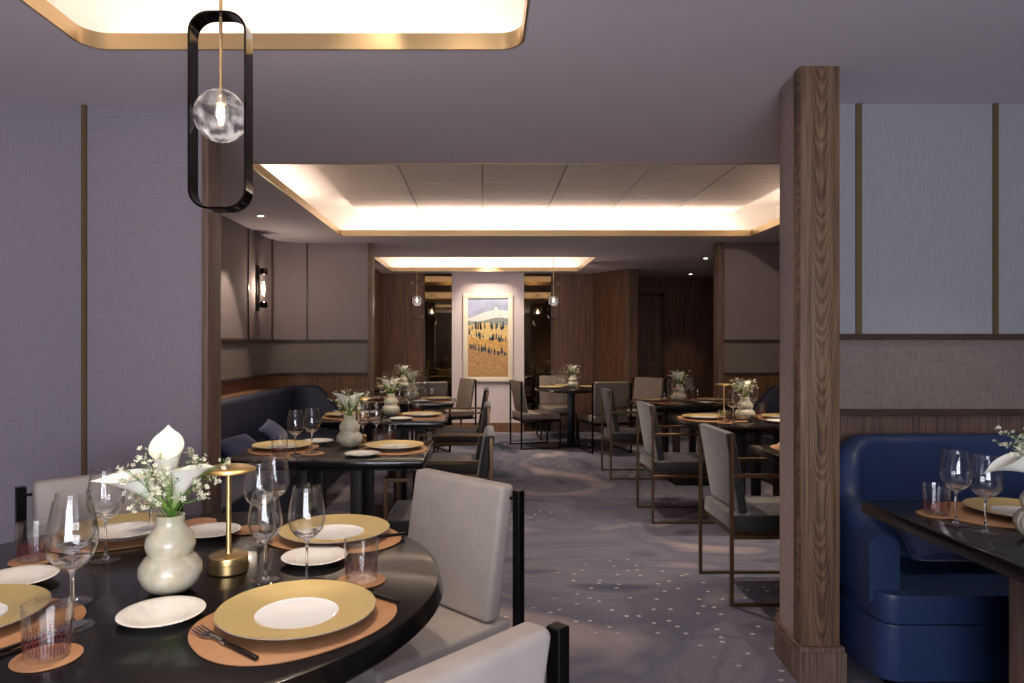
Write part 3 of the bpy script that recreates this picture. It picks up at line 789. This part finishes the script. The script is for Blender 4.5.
def lay(tn, xc, yc, where):
    g = 'on the rectangular tables'
    for s in (1, -1):
        side = ('aisle side' if (s == 1) == (tn == 'L') else ('banquette side' if tn == 'L' else 'wall side'))
        pl = '%s of %s' % (side, where)
        X = lambda d: xc+s*d
        Y = lambda d: yc+s*d
        inst(PM, (X(.298), Y(.0), Z0), PI/2 if s > 0 else -PI/2, 'tan leather placemat, %s' % pl, 'placemat', 'tan placemats '+g)
        inst(CH, (X(.298), Y(.0), MZ), 0, 'gold-rimmed charger plate, %s' % pl, 'plate', 'gold chargers '+g)
        inst(BR, (X(.165), Y(-.225), Z0), 0, 'small white bread plate, %s' % pl, 'plate', 'bread plates '+g)
        inst(CO, (X(.235), Y(.262), Z0), 0, 'round tan coaster under tumbler, %s' % pl, 'coaster', 'coasters '+g)
        inst(TU, (X(.235), Y(.262), MZ), 0, 'short tumbler with red lines, %s' % pl, 'glass', 'tumblers '+g)
        inst(CO, (X(.10), Y(.165), Z0), 0, 'round tan coaster under wine glass, %s' % pl, 'coaster', 'coasters '+g, 1.1)
        inst(GL, (X(.10), Y(.165), MZ+.0003), 0, 'wine glass nearer the middle of table, %s' % pl, 'glass', 'wine glasses '+g)
        inst(GL, (X(.165), Y(.235), Z0), 0, 'wine glass nearer the table edge, %s' % pl, 'glass', 'wine glasses '+g)
    # forks and knives
for tn, T, xs in (('L', LT, LX), ('R', RT, RX)):
    for i, (y0, y1, n) in enumerate(T):
        xc = (xs[0]+xs[1])/2; yc = (y0+y1)/2
        pos = yc+(.03 if tn == 'L' else .09)
        
        where = '%s table %s' % (n, 'along the left banquette' if tn == 'L' else 'right of the aisle')
        if tn == 'R' and i == 0:
            pl = 'aisle side of '+where
            inst(PM, (1.72, 3.58, Z0), -PI/2, 'tan leather placemat, %s' % pl, 'placemat', 'tan placemats on the rectangular tables')
            inst(CH, (1.715, 3.58, MZ), 0, 'gold-rimmed charger plate, %s' % pl, 'plate', 'gold chargers on the rectangular tables')
            continue
        lay(tn, xc, pos, where)
        bx = xc+(.045 if tn == 'L' else .0); by = yc+(.10 if tn == 'L' else .02)
        if tn == 'R': bx = {1: 1.925, 2: 1.93}[i]; by = {1: 5.02, 2: 6.72}[i]
        bouquet(bx, by, where, rz=i*1.1)
        lx = xc+(.05 if tn == 'L' else -.02); ly = y1-.085
        if tn == 'R' and i == 1: lx, ly = 1.87, 5.30
        if tn == 'L' and i == 0: lx, ly = -.705, 3.87
        inst(LA, (lx, ly, Z0), 0, 'slim brass table lamp on %s' % where, 'lamp', 'slim brass table lamps')

# far round tables
def lay_round(c, where, angs, gr):
    for a, nm in angs:
        p = dirpt(c, a, .27, 0)
        inst(CH, (*p, Z0), 0, 'gold-rimmed charger plate at %s of %s' % (nm, where), 'plate', 'gold chargers '+gr)
        p = dirpt(c, a, .10, .12); inst(GL, (*p, Z0), 0, 'wine glass by the %s plate on %s' % (nm, where), 'glass', 'wine glasses '+gr)
        p = dirpt(c, a, .16, .20); inst(GL, (*p, Z0), 0, 'second wine glass by the %s plate, near edge of %s' % (nm, where), 'glass', 'wine glasses '+gr)
lay_round((1.14, 8.85), 'far round table right of painting', ((190, 'left'), (95, 'back'), (10, 'right')), 'on the far round tables')
bouquet(1.16, 8.83, 'far round table right of painting', rz=.4)
lay_round((-1.0, 8.75), 'far round table by left panelling', ((150, 'left'), (30, 'right')), 'on the far round tables')
bouquet(-1.02, 8.72, 'far round table by left panelling', rz=.9)

# front round table -------------------------------------------------
w = 'front round table'; gf = 'on the front round table'
chs = [((-.373, 1.371), -42, 'the front right charger', 'front right'), ((-.426, 1.965), 45, 'the rear right charger', 'rear right'),
       ((-1.045, 1.985), 135, 'the rear left charger', 'rear left'), ((-1.035, 1.345), 225, 'the front left charger', 'front left')]
for (c, a, wh, nm) in chs:
    pm = {'front right': (-.366, 1.358), 'front left': (-1.0, 1.325)}.get(nm, c)
    inst(PM, (*pm, Z0), D2R({'front right': 36, 'rear right': -28, 'rear left': 28, 'front left': 12}[nm]), 'oval tan leather placemat, %s place of %s' % (nm, w), 'placemat', 'placemats '+gf, .91)
    inst(CH, (*c, MZ), 0, 'large gold-rimmed charger plate, %s place of %s' % (nm, w), 'plate', 'gold chargers '+gf)
inst(FK, (-.391, 1.183, MZ), math.atan2(.128, -.162), 'fork with black handle on the front right placemat', 'fork', 'forks '+gf)
inst(KN, (-.178, 1.442, MZ), math.atan2(.1, -.105)+.12, 'knife with black handle showing at right of the front right charger', 'knife', 'knives '+gf)
inst(KN, (-.222, 1.972, MZ), math.atan2(-.06, -.1)-.1, 'knife poking out right of the rear right charger', 'knife', 'knives '+gf)
inst(FK, (-.885, 1.165, MZ), math.atan2(.15, .09), 'dark-handled cutlery seen through the front left tumbler', 'fork', 'forks '+gf)
for (x, y), nm in (((-.648, 1.378), 'between the vase and the front right charger'), ((-.79, 1.985), 'behind the brass lamp'),
                   ((-.43, 1.745), 'between the two wine glasses and rear right charger'), ((-1.08, 1.585), 'left of the front wine glasses')):
    inst(BR, (x, y, Z0), 0, 'small white bread plate %s' % nm, 'plate', 'bread plates '+gf, .95)
inst(BR, (-.985, 1.885, MZ+.0235), 0, 'small white plate resting on the rear left charger', 'plate', 'bread plates '+gf)
for (x, y), nm in (((-.766, 1.20), 'front left'), ((-1.146, 1.743), 'far left'), ((-.284, 1.595), 'right-hand')):
    inst(CO, (x, y, Z0+(.0 if nm != 'front left' else .0)), 0, 'round tan coaster under the %s tumbler of %s' % (nm, w), 'coaster', 'coasters '+gf)
    inst(TU, (x, y, MZ), 0, 'clear tumbler with fine red lines, %s on %s' % (nm, w), 'glass', 'tumblers '+gf)
for (x, y), nm in (((-.88, 2.12), 'behind the vase'), ((-.70, 2.03), 'behind the paired rear glasses')):
    inst(CO, (x, y, Z0), 0, 'round tan coaster lying empty %s' % nm, 'coaster', 'coasters '+gf, .9)
for (x, y, s), nm in (((-.803, 1.335, 1.08), 'biggest in view, at left front beside the tumbler'), ((-.872, 1.452, 1.02), 'just behind the biggest left front one'),
                      ((-.967, 1.75, 1.02), 'in front of the rear left charger'), ((-.925, 1.90, 1.0), 'half hidden behind the calla lilies'),
                      ((-.51, 1.60, .90), 'short, left of the single tall one by the right charger'), ((-.408, 1.582, .98), 'standing alone above the front right charger'),
                      ((-.617, 1.885, .98), 'nearer of two overlapping behind the lamp'), ((-.607, 1.99, .99), 'farther of two overlapping behind the lamp')):
    inst(GL, (x, y, MZ+.0006 if (x, y) in ((-.617, 1.885), (-.607, 1.99), (-.872, 1.452)) else Z0), 0, 'wine glass %s' % nm, 'glass', 'wine glasses '+gf, s)
inst(LA, (-.62, 1.665, Z0), 0, 'slim brass table lamp in the middle of front round table', 'lamp', 'slim brass table lamps')
bouquet(-.700, 1.53, w, near=True, ribbed=False, lilies=[
    ((7, 150, -40), (-.004, .008), 'upright tallest', 1.32, .018), ((40, 212, -25), (-.008, -.010), 'left-leaning', 1.12, .002), ((24, -30, 10), (.012, -.010), 'right-leaning', 1.1, -.004)])

# booth table
w = 'the booth table'; gb = 'on the booth table'
inst(PM, (1.70, 2.19, Z0), D2R(-25), 'tan leather placemat on the booth table by blue seating', 'placemat', gb and 'placemats '+gb)
inst(CH, (1.735, 2.20, MZ), 0, 'gold-rimmed charger plate on the booth table, cut by right edge', 'plate', 'plates '+gb)
inst(CO, (1.47, 2.216, Z0), 0, 'round tan coaster under tumbler on the booth table', 'coaster', 'coasters '+gb)
inst(TU, (1.47, 2.216, MZ), 0, 'tumbler with red lines on the booth table, before blue booth', 'glass', 'glasses '+gb)
inst(GL, (1.454, 2.10, Z0), 0, 'wine glass on booth table, beside the tumbler', 'glass', 'glasses '+gb)
inst(GL, (1.475, 2.005, Z0), 0, 'wine glass on booth table, nearer the calla lily', 'glass', 'glasses '+gb)
bouquet(1.585, 1.93, w, near=True, ribbed=True, lilies=[((62, 178, 0), (-.004, 0), 'left-pointing', 1.15, 0), ((20, 20, 0), (.01, 0), 'upright', 1.1, 0)])

# ------------------------------------------------------------------ seating built in
def sweep(bm, path, heights, z0, half, mi=0, nt=6):
    P = [Vector(p) for p in path]; n = len(P); rings = []
    for i in range(n):
        t = (P[min(i+1, n-1)]-P[max(i-1, 0)]).normalized(); nr = Vector((-t.y, t.x)); h = heights[i]; r = half
        ring = [(nr*half, z0)]
        for k in range(nt+1):
            a = PI*k/nt; ring.append((nr*(half*math.cos(a)), h-r*.7+r*.7*math.sin(a)))
        ring.append((-nr*half, z0))
        rings.append([bm.verts.new((P[i].x+o.x, P[i].y+o.y, z)) for o, z in ring])
    m = len(rings[0])
    for i in range(n-1):
        for k in range(m):
            bm.faces.new((rings[i][k], rings[i][(k+1) % m], rings[i+1][(k+1) % m], rings[i+1][k])).material_index = mi
    bm.faces.new(rings[0][::-1]).material_index = mi; bm.faces.new(rings[-1]).material_index = mi
    return bm
def resample(path, hs, n):
    P = [Vector(p) for p in path]; d = [0]
    for i in range(1, len(P)): d.append(d[-1]+(P[i]-P[i-1]).length)
    out, ho = [], []
    for k in range(n+1):
        s_ = d[-1]*k/n; i = 0
        while i < len(d)-2 and d[i+1] < s_: i += 1
        f = (s_-d[i])/max(1e-9, d[i+1]-d[i]); out.append(tuple(P[i].lerp(P[i+1], f))); ho.append(hs[i]+(hs[i+1]-hs[i])*f)
    return out, ho

# booth on the right
t = empty('corner_booth', (2.7, 2.75, 0)); tag(t, 'bright blue leather booth with curved arm beside the oak column', 'booth')
def off(bm, dx, dy):
    for v in bm.verts: v.co.x -= dx; v.co.y -= dy
    return bm
bp = [(4.15, 2.965), (1.72, 2.965)]+arc(1.72, 2.720, .245, 90, 168, 8)+[(1.477, 2.68), (1.474, 2.62), (1.470, 2.50)]
bh = [.918, .918]+[.918, .918, .918, .91, .89, .87, .84, .78, .71]+[.66, .62, .605]
bp, bh = resample(bp, bh, 90)
bm = off(sweep(NB(), bp, bh, .36, .055), 2.7, 2.75); obj('backrest', bm, MT['blue'], t, 60)
bm = NB(); lp = arc(1.68, 2.70, .255, 90, 180, 6)+[(1.425, 2.52)]+arc(1.49, 2.50, .065, 180, 270, 5)+[(4.15, 2.435), (4.15, 2.955)]
disc_prism(bm, lp, .10, .30, .006); obj('base', off(bm, 2.7, 2.75), MT['blue'], t)
bm = NB(); lp = arc(1.68, 2.69, .25, 90, 180, 6)+[(1.43, 2.52)]+arc(1.49, 2.50, .060, 180, 270, 5)+[(4.15, 2.43), (4.15, 2.94)]
disc_prism(bm, lp, .303, .405, .016); obj('seat', off(bm, 2.7, 2.75), MT['blue'], t, 50)
bm = NB(); box(bm, 1.55, 4.15, 2.50, 2.90, 0, .10); obj('plinth', off(bm, 2.7, 2.75), MT['frame_b'], t)

# long banquette on the left
t = empty('banquette', (-1.75, 5.2, 0)); tag(t, 'long navy leather banquette running along the left wall', 'banquette')
bp = [(-1.965, 3.26), (-1.965, 6.85)]+arc(-1.72, 6.87, .245, 180, 92, 8)+[(-1.66, 7.12), (-1.60, 7.12), (-1.52, 7.12), (-1.46, 7.12)]
bh = [.89, .89]+[.89]*9+[.84, .75, .66, .60]
bp, bh = resample(bp, bh, 90)
bm = off(sweep(NB(), bp, bh, .40, .055), -1.75, 5.2); obj('backrest', bm, MT['navy'], t, 60)
bm = NB(); box(bm, -1.93, -1.36, 3.26, 7.05, .34, .45, .02, 3); obj('seat', off(bm, -1.75, 5.2), MT['navy'], t, 60)
bm = NB(); box(bm, -2.0, -1.40, 3.26, 7.12, .02, .335, .004); obj('base', off(bm, -1.75, 5.2), MT['navy'], t)
bm = NB(); box(bm, -2.165, -2.025, 3.26, 6.9, .855, .885, .003)
disc_prism(bm, [(-2.16, 6.9), (-2.03, 6.9), (-2.015, 7.0), (-1.97, 7.10), (-1.99, 7.15), (-2.08, 7.08), (-2.14, 6.98)], .855, .885)
tag(obj('wood_ledge', bm, MT['wain']), 'lit wooden ledge between the left wall and banquette back', 'shelf')
# right banquette
t = empty('banquette', (3.1, 5.2, 0)); tag(t, 'navy banquette end showing past the tables right of the aisle', 'banquette')
bp = [(3.26, 3.30), (3.26, 6.85)]+arc(3.02, 6.85, .24, 0, 88, 8)+[(2.94, 7.09), (2.88, 7.09), (2.80, 7.09), (2.74, 7.09)]
bp, bh2 = resample(bp, [.89, .89]+[.89]*9+[.84, .75, .66, .60], 60)
bm = off(sweep(NB(), bp, bh2, .40, .055), 3.1, 5.2); obj('backrest', bm, MT['navy'], t, 60)
bm = NB(); box(bm, 2.64, 3.22, 3.30, 7.02, .34, .45, .02, 3); obj('seat', off(bm, 3.1, 5.2), MT['navy'], t, 60)
bm = NB(); box(bm, 2.68, 3.28, 3.30, 7.08, .02, .335, .004); obj('base', off(bm, 3.1, 5.2), MT['navy'], t)

def p_pillow():
    bm = NB(); n = 16; G = {}
    for s in (1, -1):
        for i in range(n+1):
            for j in range(n+1):
                u, v = -1+2*i/n, -1+2*j/n
                if s == -1 and (i in (0, n) or j in (0, n)): continue
                th = .075*((1-abs(u)**2.6)*(1-abs(v)**2.6))**.55*(1+.06*math.sin(5*u+3*v))
                k = 1-.07*(1-abs(u)**2)*abs(v)**3; k2 = 1-.07*(1-abs(v)**2)*abs(u)**3
                G[s, i, j] = bm.verts.new((s*th, .23*u*k2, .23*v*k))
    def g_(s, i, j): return G.get((s, i, j)) or G[1, i, j]
    for s in (1, -1):
        for i in range(n):
            for j in range(n): bm.faces.new((g_(s, i, j), g_(s, i+1, j), g_(s, i+1, j+1), g_(s, i, j+1)))
    o = obj('cushion', bm, MT['cushion'], None, 80); return o
PL = p_pillow()
for (x, y, z, rx, ry, rz), nm in (((-1.72, 4.15, .578, 0, -.85, .06), 'nearest on left banquette, behind brass lamp and column'), ((-1.70, 4.78, .578, .0, -.9, -.12), 'with a raised corner on left banquette'),
                                  ((-1.70, 5.55, .585, .08, -.8, .1), 'farthest on left banquette, behind first vase')):
    inst(PL, (x, y, z), label='dark blue velvet cushion %s' % nm, cat='cushion', group='blue velvet cushions', rot=(rx, ry, rz), scale=(.75, 1.1, .5))
inst(PL, (1.90, 2.755, .526), label='dark blue velvet cushion on the booth seat under table edge', cat='cushion', group='blue velvet cushions', rot=(0, 1.0, PI/2), scale=(.75, 1.0, .5))
inst(PL, (2.46, 2.755, .526), label='dark blue velvet cushion on the booth seat at right edge', cat='cushion', group='blue velvet cushions', rot=(0, 1.0, PI/2), scale=(.75, 1.0, .5))

# ------------------------------------------------------------------ lights in the room
def light(name, typ, loc, rot, energy, color, **kw):
    l = bpy.data.lights.new(name, typ); l.energy = energy; l.color = color
    for k, v in kw.items(): setattr(l, k, v)
    o = bpy.data.objects.new(name, l); C.objects.link(o); o.location = loc; o.rotation_euler = rot
    return o
WARM = (1., .84, .68); COVE = (1., .89, .78)
def cove_strips(i, power, tilt=.85):
    x0, x1, y0, y1, r = TR[i]; z = CZ+.075; e = (.16, .27, .14)[i]
    for (cx, cy, L_, rz) in (((x0+x1)/2, y0-e, x1-x0, 0), ((x0+x1)/2, y1+e, x1-x0, PI), (x0-e, (y0+y1)/2, y1-y0, -PI/2), (x1+e, (y0+y1)/2, y1-y0, PI/2)):
        # points up and leans in over the opening
        q = Matrix.Rotation(rz, 4, 'Z') @ Matrix.Rotation(PI+tilt, 4, 'X')
        o = light('cove_light', 'AREA', (cx, cy, z), q.to_euler(), power*L_, COVE, shape='RECTANGLE', size=L_, size_y=.05)
cove_strips(0, 1.6, .6); cove_strips(1, 2.9, .75); cove_strips(2, 1.6, .6)

# pendants
def p_pendant():
    t = empty('pendant_light')            # origin = globe centre
    hw, z0, z1, r, dpt, th = .074, -.243, .258, .052, .026, .0055
    bm = NB(); out = rrect(-hw, hw, z0, z1, r, 8); inn = rrect(-hw+th, hw-th, z0+th, z1-th, r-th, 8); n = len(out)
    V = [[bm.verts.new((p[0], y, p[1])) for p in lp] for lp, y in ((out, -dpt), (out, dpt), (inn, dpt), (inn, -dpt))]
    for j in range(4):
        for k in range(n): bm.faces.new((V[j][k], V[j][(k+1) % n], V[(j+1) % 4][(k+1) % n], V[(j+1) % 4][k]))
    obj('frame', bm, MT['blackchrome'], t, 30)
    bm = NB(); tube(bm, [(0, 0, .052), (0, 0, .70)], .0045, 10); obj('rod', bm, MT['gold'], t)
    bm = NB(); lathe(bm, [(0, .056), (.012, .056), (.013, .03), (.009, .026), (0, .026)], 20); obj('socket', bm, MT['gold'], t)
    bm = NB(); bmesh.ops.create_uvsphere(bm, u_segments=48, v_segments=24, radius=.066); obj('globe', bm, MT['smoke'], t, 80)
    bm = NB(); lathe(bm, [(0, .026), (.006, .024), (.008, .012), (.0095, .002), (.008, -.006), (0, -.010)], 16); obj('bulb', bm, MT['bulb'], t, 80)
    bm = NB(); lathe(bm, [(0, .70), (.05, .70), (.05, .712), (0, .712)], 32); obj('canopy', bm, MT['gold'], t)
    return t
PD = p_pendant()
for (x, y), nm in (((-.672, 1.75), 'large pendant lamp with glass globe in black chrome oblong frame, above front table'),
                   ((-.87, 9.0), 'far pendant lamp with glowing globe, left of the painting'), ((.93, 9.0), 'far pendant lamp with glowing globe, right of the painting')):
    inst(PD, (x, y, 1.888), 0, nm, 'lamp', 'pendant lamps')
    light('pendant_bulb', 'POINT', (x, y, 1.865), (0, 0, 0), 6, WARM, shadow_soft_size=.014)

# wall sconce
t = empty('wall_sconce', (-2.165, 6.55, 1.85)); tag(t, 'black metal wall sconce with glass tube on the left wall', 'lamp')
bm = NB(); box(bm, .002, .014, -.035, .035, -.22, .22, .004); obj('back_plate', bm, MT['blackchrome'], t)
bm = NB(); lathe(bm, [(.032, -.13), (.034, -.13), (.034, .13), (.032, .13)], 28, off=(.06, 0)); obj('glass_tube', bm, MT['glass'], t)
for z in (-.19, .13):
    bm = NB(); lathe(bm, [(0, z), (.028, z), (.037, z+.008), (.037, z+.052), (.028, z+.06), (0, z+.06)], 28, off=(.06, 0)); obj('cap', bm, MT['blackchrome'], t)
bm = NB(); lathe(bm, [(0, -.07), (.008, -.07), (.010, -.03), (.010, .04), (.006, .06), (0, .06)], 16, off=(.06, 0)); obj('bulb', bm, MT['bulb'], t)
light('sconce_bulb', 'POINT', (-2.085, 6.55, 1.85), (0, 0, 0), 6, WARM, shadow_soft_size=.02)

# recessed downlights, and unseen fill spots added with the same ring
def p_down():
    t = empty('downlight')
    bm = NB(); lathe(bm, [(.024, -.001), (.040, -.002), (.042, -.0005), (.042, .0), (.024, .0)], 32); obj('ring', bm, MT['white'], t)
    bm = NB(); lathe(bm, [(0, -.0004), (.0235, -.0004), (.0235, .0), (0, .0)], 24); obj('lens', bm, MT['lens'], t)
    return t
DL = p_down()
def downlight(x, y, z, energy, label, size=50, blend=.6, tgt=None):
    inst(DL, (x, y, z-.0008), 0, label, 'downlight', 'recessed ceiling downlights')
    d = Vector((0, 0, -1)) if tgt is None else (Vector(tgt)-Vector((x, y, z))).normalized()
    light('downlight_beam', 'SPOT', (x, y, z-.006), d.to_track_quat('-Z', 'Y').to_euler(), energy, WARM, spot_size=D2R(size), spot_blend=blend, shadow_soft_size=.025)
downlight(-1.86, 5.72, CZ, 60, 'small downlight near left wall, between tray ceiling and pendant frame', 60, .4, (-2.12, 5.72, 0))
downlight(2.77, 8.5, CZ, 30, 'tiny downlight in dim ceiling right of far end', 60)
downlight(3.16, 10.4, CZ, 26, 'tiny downlight above corridor doorway', 60)
downlight(-.6, 1.5, 2.72, 62, 'downlight in front tray ceiling above the table centre', 62, .8)
downlight(-.5, .9, 2.72, 16, 'downlight in front tray ceiling towards the camera', 50, .8, (-.3, 1.3, .75))
downlight(2.2, 2.35, CZ, 20, 'downlight over the blue booth', 75, .8, (1.9, 2.5, .7))
for (x, y, z), tg, nm, e in (((-.35, 2.2, 2.72), (-.76, 3.6, .75), 'front tray, aimed at the nearest left', 22), ((-.76, 4.45, 2.699), (-.76, 5.25, .75), 'middle tray, aimed at the middle left', 20),
                       ((-.3, 4.6, 2.699), (-.76, 6.85, .75), 'middle tray, aimed at the farthest left', 24), ((1.95, 3.6, CZ), None, 'dining side of partition, above the nearest right', 16),
                       ((1.9, 4.5, 2.699), (1.9, 5.1, .75), 'middle tray, aimed at the middle right', 20), ((1.5, 4.6, 2.699), (1.9, 6.7, .75), 'middle tray, aimed at the farthest right', 22)):
    downlight(x, y, z, e, 'added unseen fill spot in %s rectangular table' % nm, 44, .8, tg)  # spots added to light the tables, rings kept out of view
downlight(1.14, 8.7, 2.66, 14, 'added unseen fill spot over far round table right of painting', 50, .8)  # added fill, hidden by the lip of the far tray
downlight(-1.0, 8.75, 2.66, 10, 'added unseen fill spot over far round table by left panelling', 50, .8)  # added fill for this table, also hidden above the lip
downlight(.075, 9.4, 2.66, 120, 'downlight washing the painting', 72, .7, (.075, 10.26, 1.5))
for (x, y), nm, e in (((.5, 4.4), 'middle tray, centre', 150), ((2.3, 4.5), 'middle tray, right end', 160), ((-1.0, 4.6), 'middle tray, left end', 50), ((.9, 8.55), 'far tray, right end', 150), ((-.6, 8.55), 'far tray, left end', 150), ((-.1, 2.1), 'front tray, right end', 26)):
    downlight(x, y, 2.699 if 4 < y < 8 else (2.66 if y > 8 else 2.72), e, 'wide unseen fill spot added to brighten the carpet, %s' % nm, 120, 1.0)  # general floor fill, added where the trays hide it
downlight(2.2, 4.7, 2.699, 60, 'added unseen fill spot in middle tray aimed at the right alcove wall', 50, .9, (3.0, 7.2, 1.5))  # unseen spot added because the right alcove wall was too dark
downlight(-.6, 4.8, 2.699, 30, 'added unseen fill spot in middle tray aimed at the left alcove wall', 50, .9, (-1.6, 7.2, 1.6))  # unseen spot added to lift the left alcove wall
# daylight from the window side behind the camera
light('window_daylight', 'AREA', (.17, -1.93, 1.28), (PI/2+.5, 0, 0), 115, (.87, .90, 1.), shape='RECTANGLE', size=2.1, size_y=1.75)

# ------------------------------------------------------------------ the painting
t = empty('framed_painting', (.075, 10.245, 1.42)); tag(t, 'tall framed hillside landscape painting on the far wall', 'painting')
W2, H2 = .372, .66; fw = .07
bm = NB()
for (a, b, c, d) in ((-W2, W2, H2-fw, H2), (-W2, W2, -H2, -H2+fw), (-W2, -W2+fw, -H2+fw, H2-fw), (W2-fw, W2, -H2+fw, H2-fw)):
    box(bm, a, b, -.03, .012, c, d, .004)
obj('frame', bm, MT['frame'], t)
pm = [M('paint_'+n, c, .7, var=v, vscale=s, bump=.4, bscale=(60, 60, 60), vdetail=5) for n, c, v, s in (
    ('sky', (172, 178, 206), .18, (6, 6, 10)), ('cloud', (232, 230, 226), .1, (10, 10, 10)), ('ridge', (150, 158, 150), .6, (34, 34, 40)), ('gold', (226, 196, 132), .22, (14, 14, 40)),
    ('ochre', (214, 168, 96), .3, (14, 14, 40)), ('earth', (188, 146, 98), .3, (16, 16, 40)), ('tree', (74, 90, 100), .4, (30, 30, 30)))]
bm = NB(); rp_ = random.Random(3); wi, hi_ = W2-fw, H2-fw
def band(top, bot, mi, y):
    n = 14; T = []; B = []
    for k in range(n+1):
        x = -wi+2*wi*k/n; T.append(bm.verts.new((x, y, top(x)))); B.append(bm.verts.new((x, y, bot(x))))
    for k in range(n): bm.faces.new((B[k], B[k+1], T[k+1], T[k])).material_index = mi
band(lambda x: hi_, lambda x: .15, 0, 0)
band(lambda x: .36+.04*math.sin(7*x+1)+.12*x, lambda x: .16, 1, -.001)
band(lambda x: .27+.03*math.sin(9*x), lambda x: .14, 2, -.0015)
band(lambda x: .20+.02*math.sin(11*x+2), lambda x: -.05, 3, -.002)
band(lambda x: -.02-.16*x+.02*math.sin(9*x), lambda x: -.25, 4, -.0025)
band(lambda x: -.19-.2*x+.02*math.sin(8*x+1), lambda x: -hi_, 5, -.003)
for k in range(70):
    x = rp_.uniform(-wi+.02, wi-.02); row = k % 3; base = (.13, -.02-.16*x, -.22-.2*x)[row]+rp_.uniform(-.02, .02); h = rp_.uniform(.03, .13); w_ = rp_.uniform(.006, .016); y = -.0035
    vs = [bm.verts.new(p) for p in ((x-w_, y, base), (x+w_, y, base), (x+w_*.8, y, base+h*.6), (x, y, base+h), (x-w_*.8, y, base+h*.6))]
    bm.faces.new(vs).material_index = 6
vs = [bm.verts.new((.12+.03*math.cos(a*PI/6), -.0012, .43+.03*math.sin(a*PI/6))) for a in range(12)]; bm.faces.new(vs).material_index = 1
box(bm, -wi, wi, .001, .012, -hi_, hi_, mi=5)
obj('canvas', bm, pm, t, 0)

# ------------------------------------------------------------------ world and camera
wd = bpy.data.worlds.new('World'); scene.world = wd; wd.use_nodes = True
wd.node_tree.nodes['Background'].inputs['Color'].default_value = (.25, .3, .4, 1); wd.node_tree.nodes['Background'].inputs['Strength'].default_value = .15
cam = bpy.data.cameras.new('Camera'); co = bpy.data.objects.new('Camera', cam); C.objects.link(co); scene.camera = co
co.location = (0, 0, 1.3); co.rotation_euler = (PI/2, 0, 0)
cam.sensor_width = 36; cam.lens = 36*683/1024; cam.shift_x = 29/1024; cam.shift_y = 4/1024; cam.clip_start = .05
scene.view_settings.view_transform = 'Standard'; scene.view_settings.look = 'None'; scene.view_settings.gamma = 1
scene.view_settings.use_curve_mapping = False; scene.view_settings.exposure = 0.12
cy = scene.cycles
cy.use_denoising = True; cy.max_bounces = 14; cy.diffuse_bounces = 5; cy.glossy_bounces = 6; cy.transmission_bounces = 10; cy.transparent_max_bounces = 32
cy.sample_clamp_indirect = 6; cy.caustics_reflective = False; cy.caustics_refractive = False; cy.blur_glossy = .5
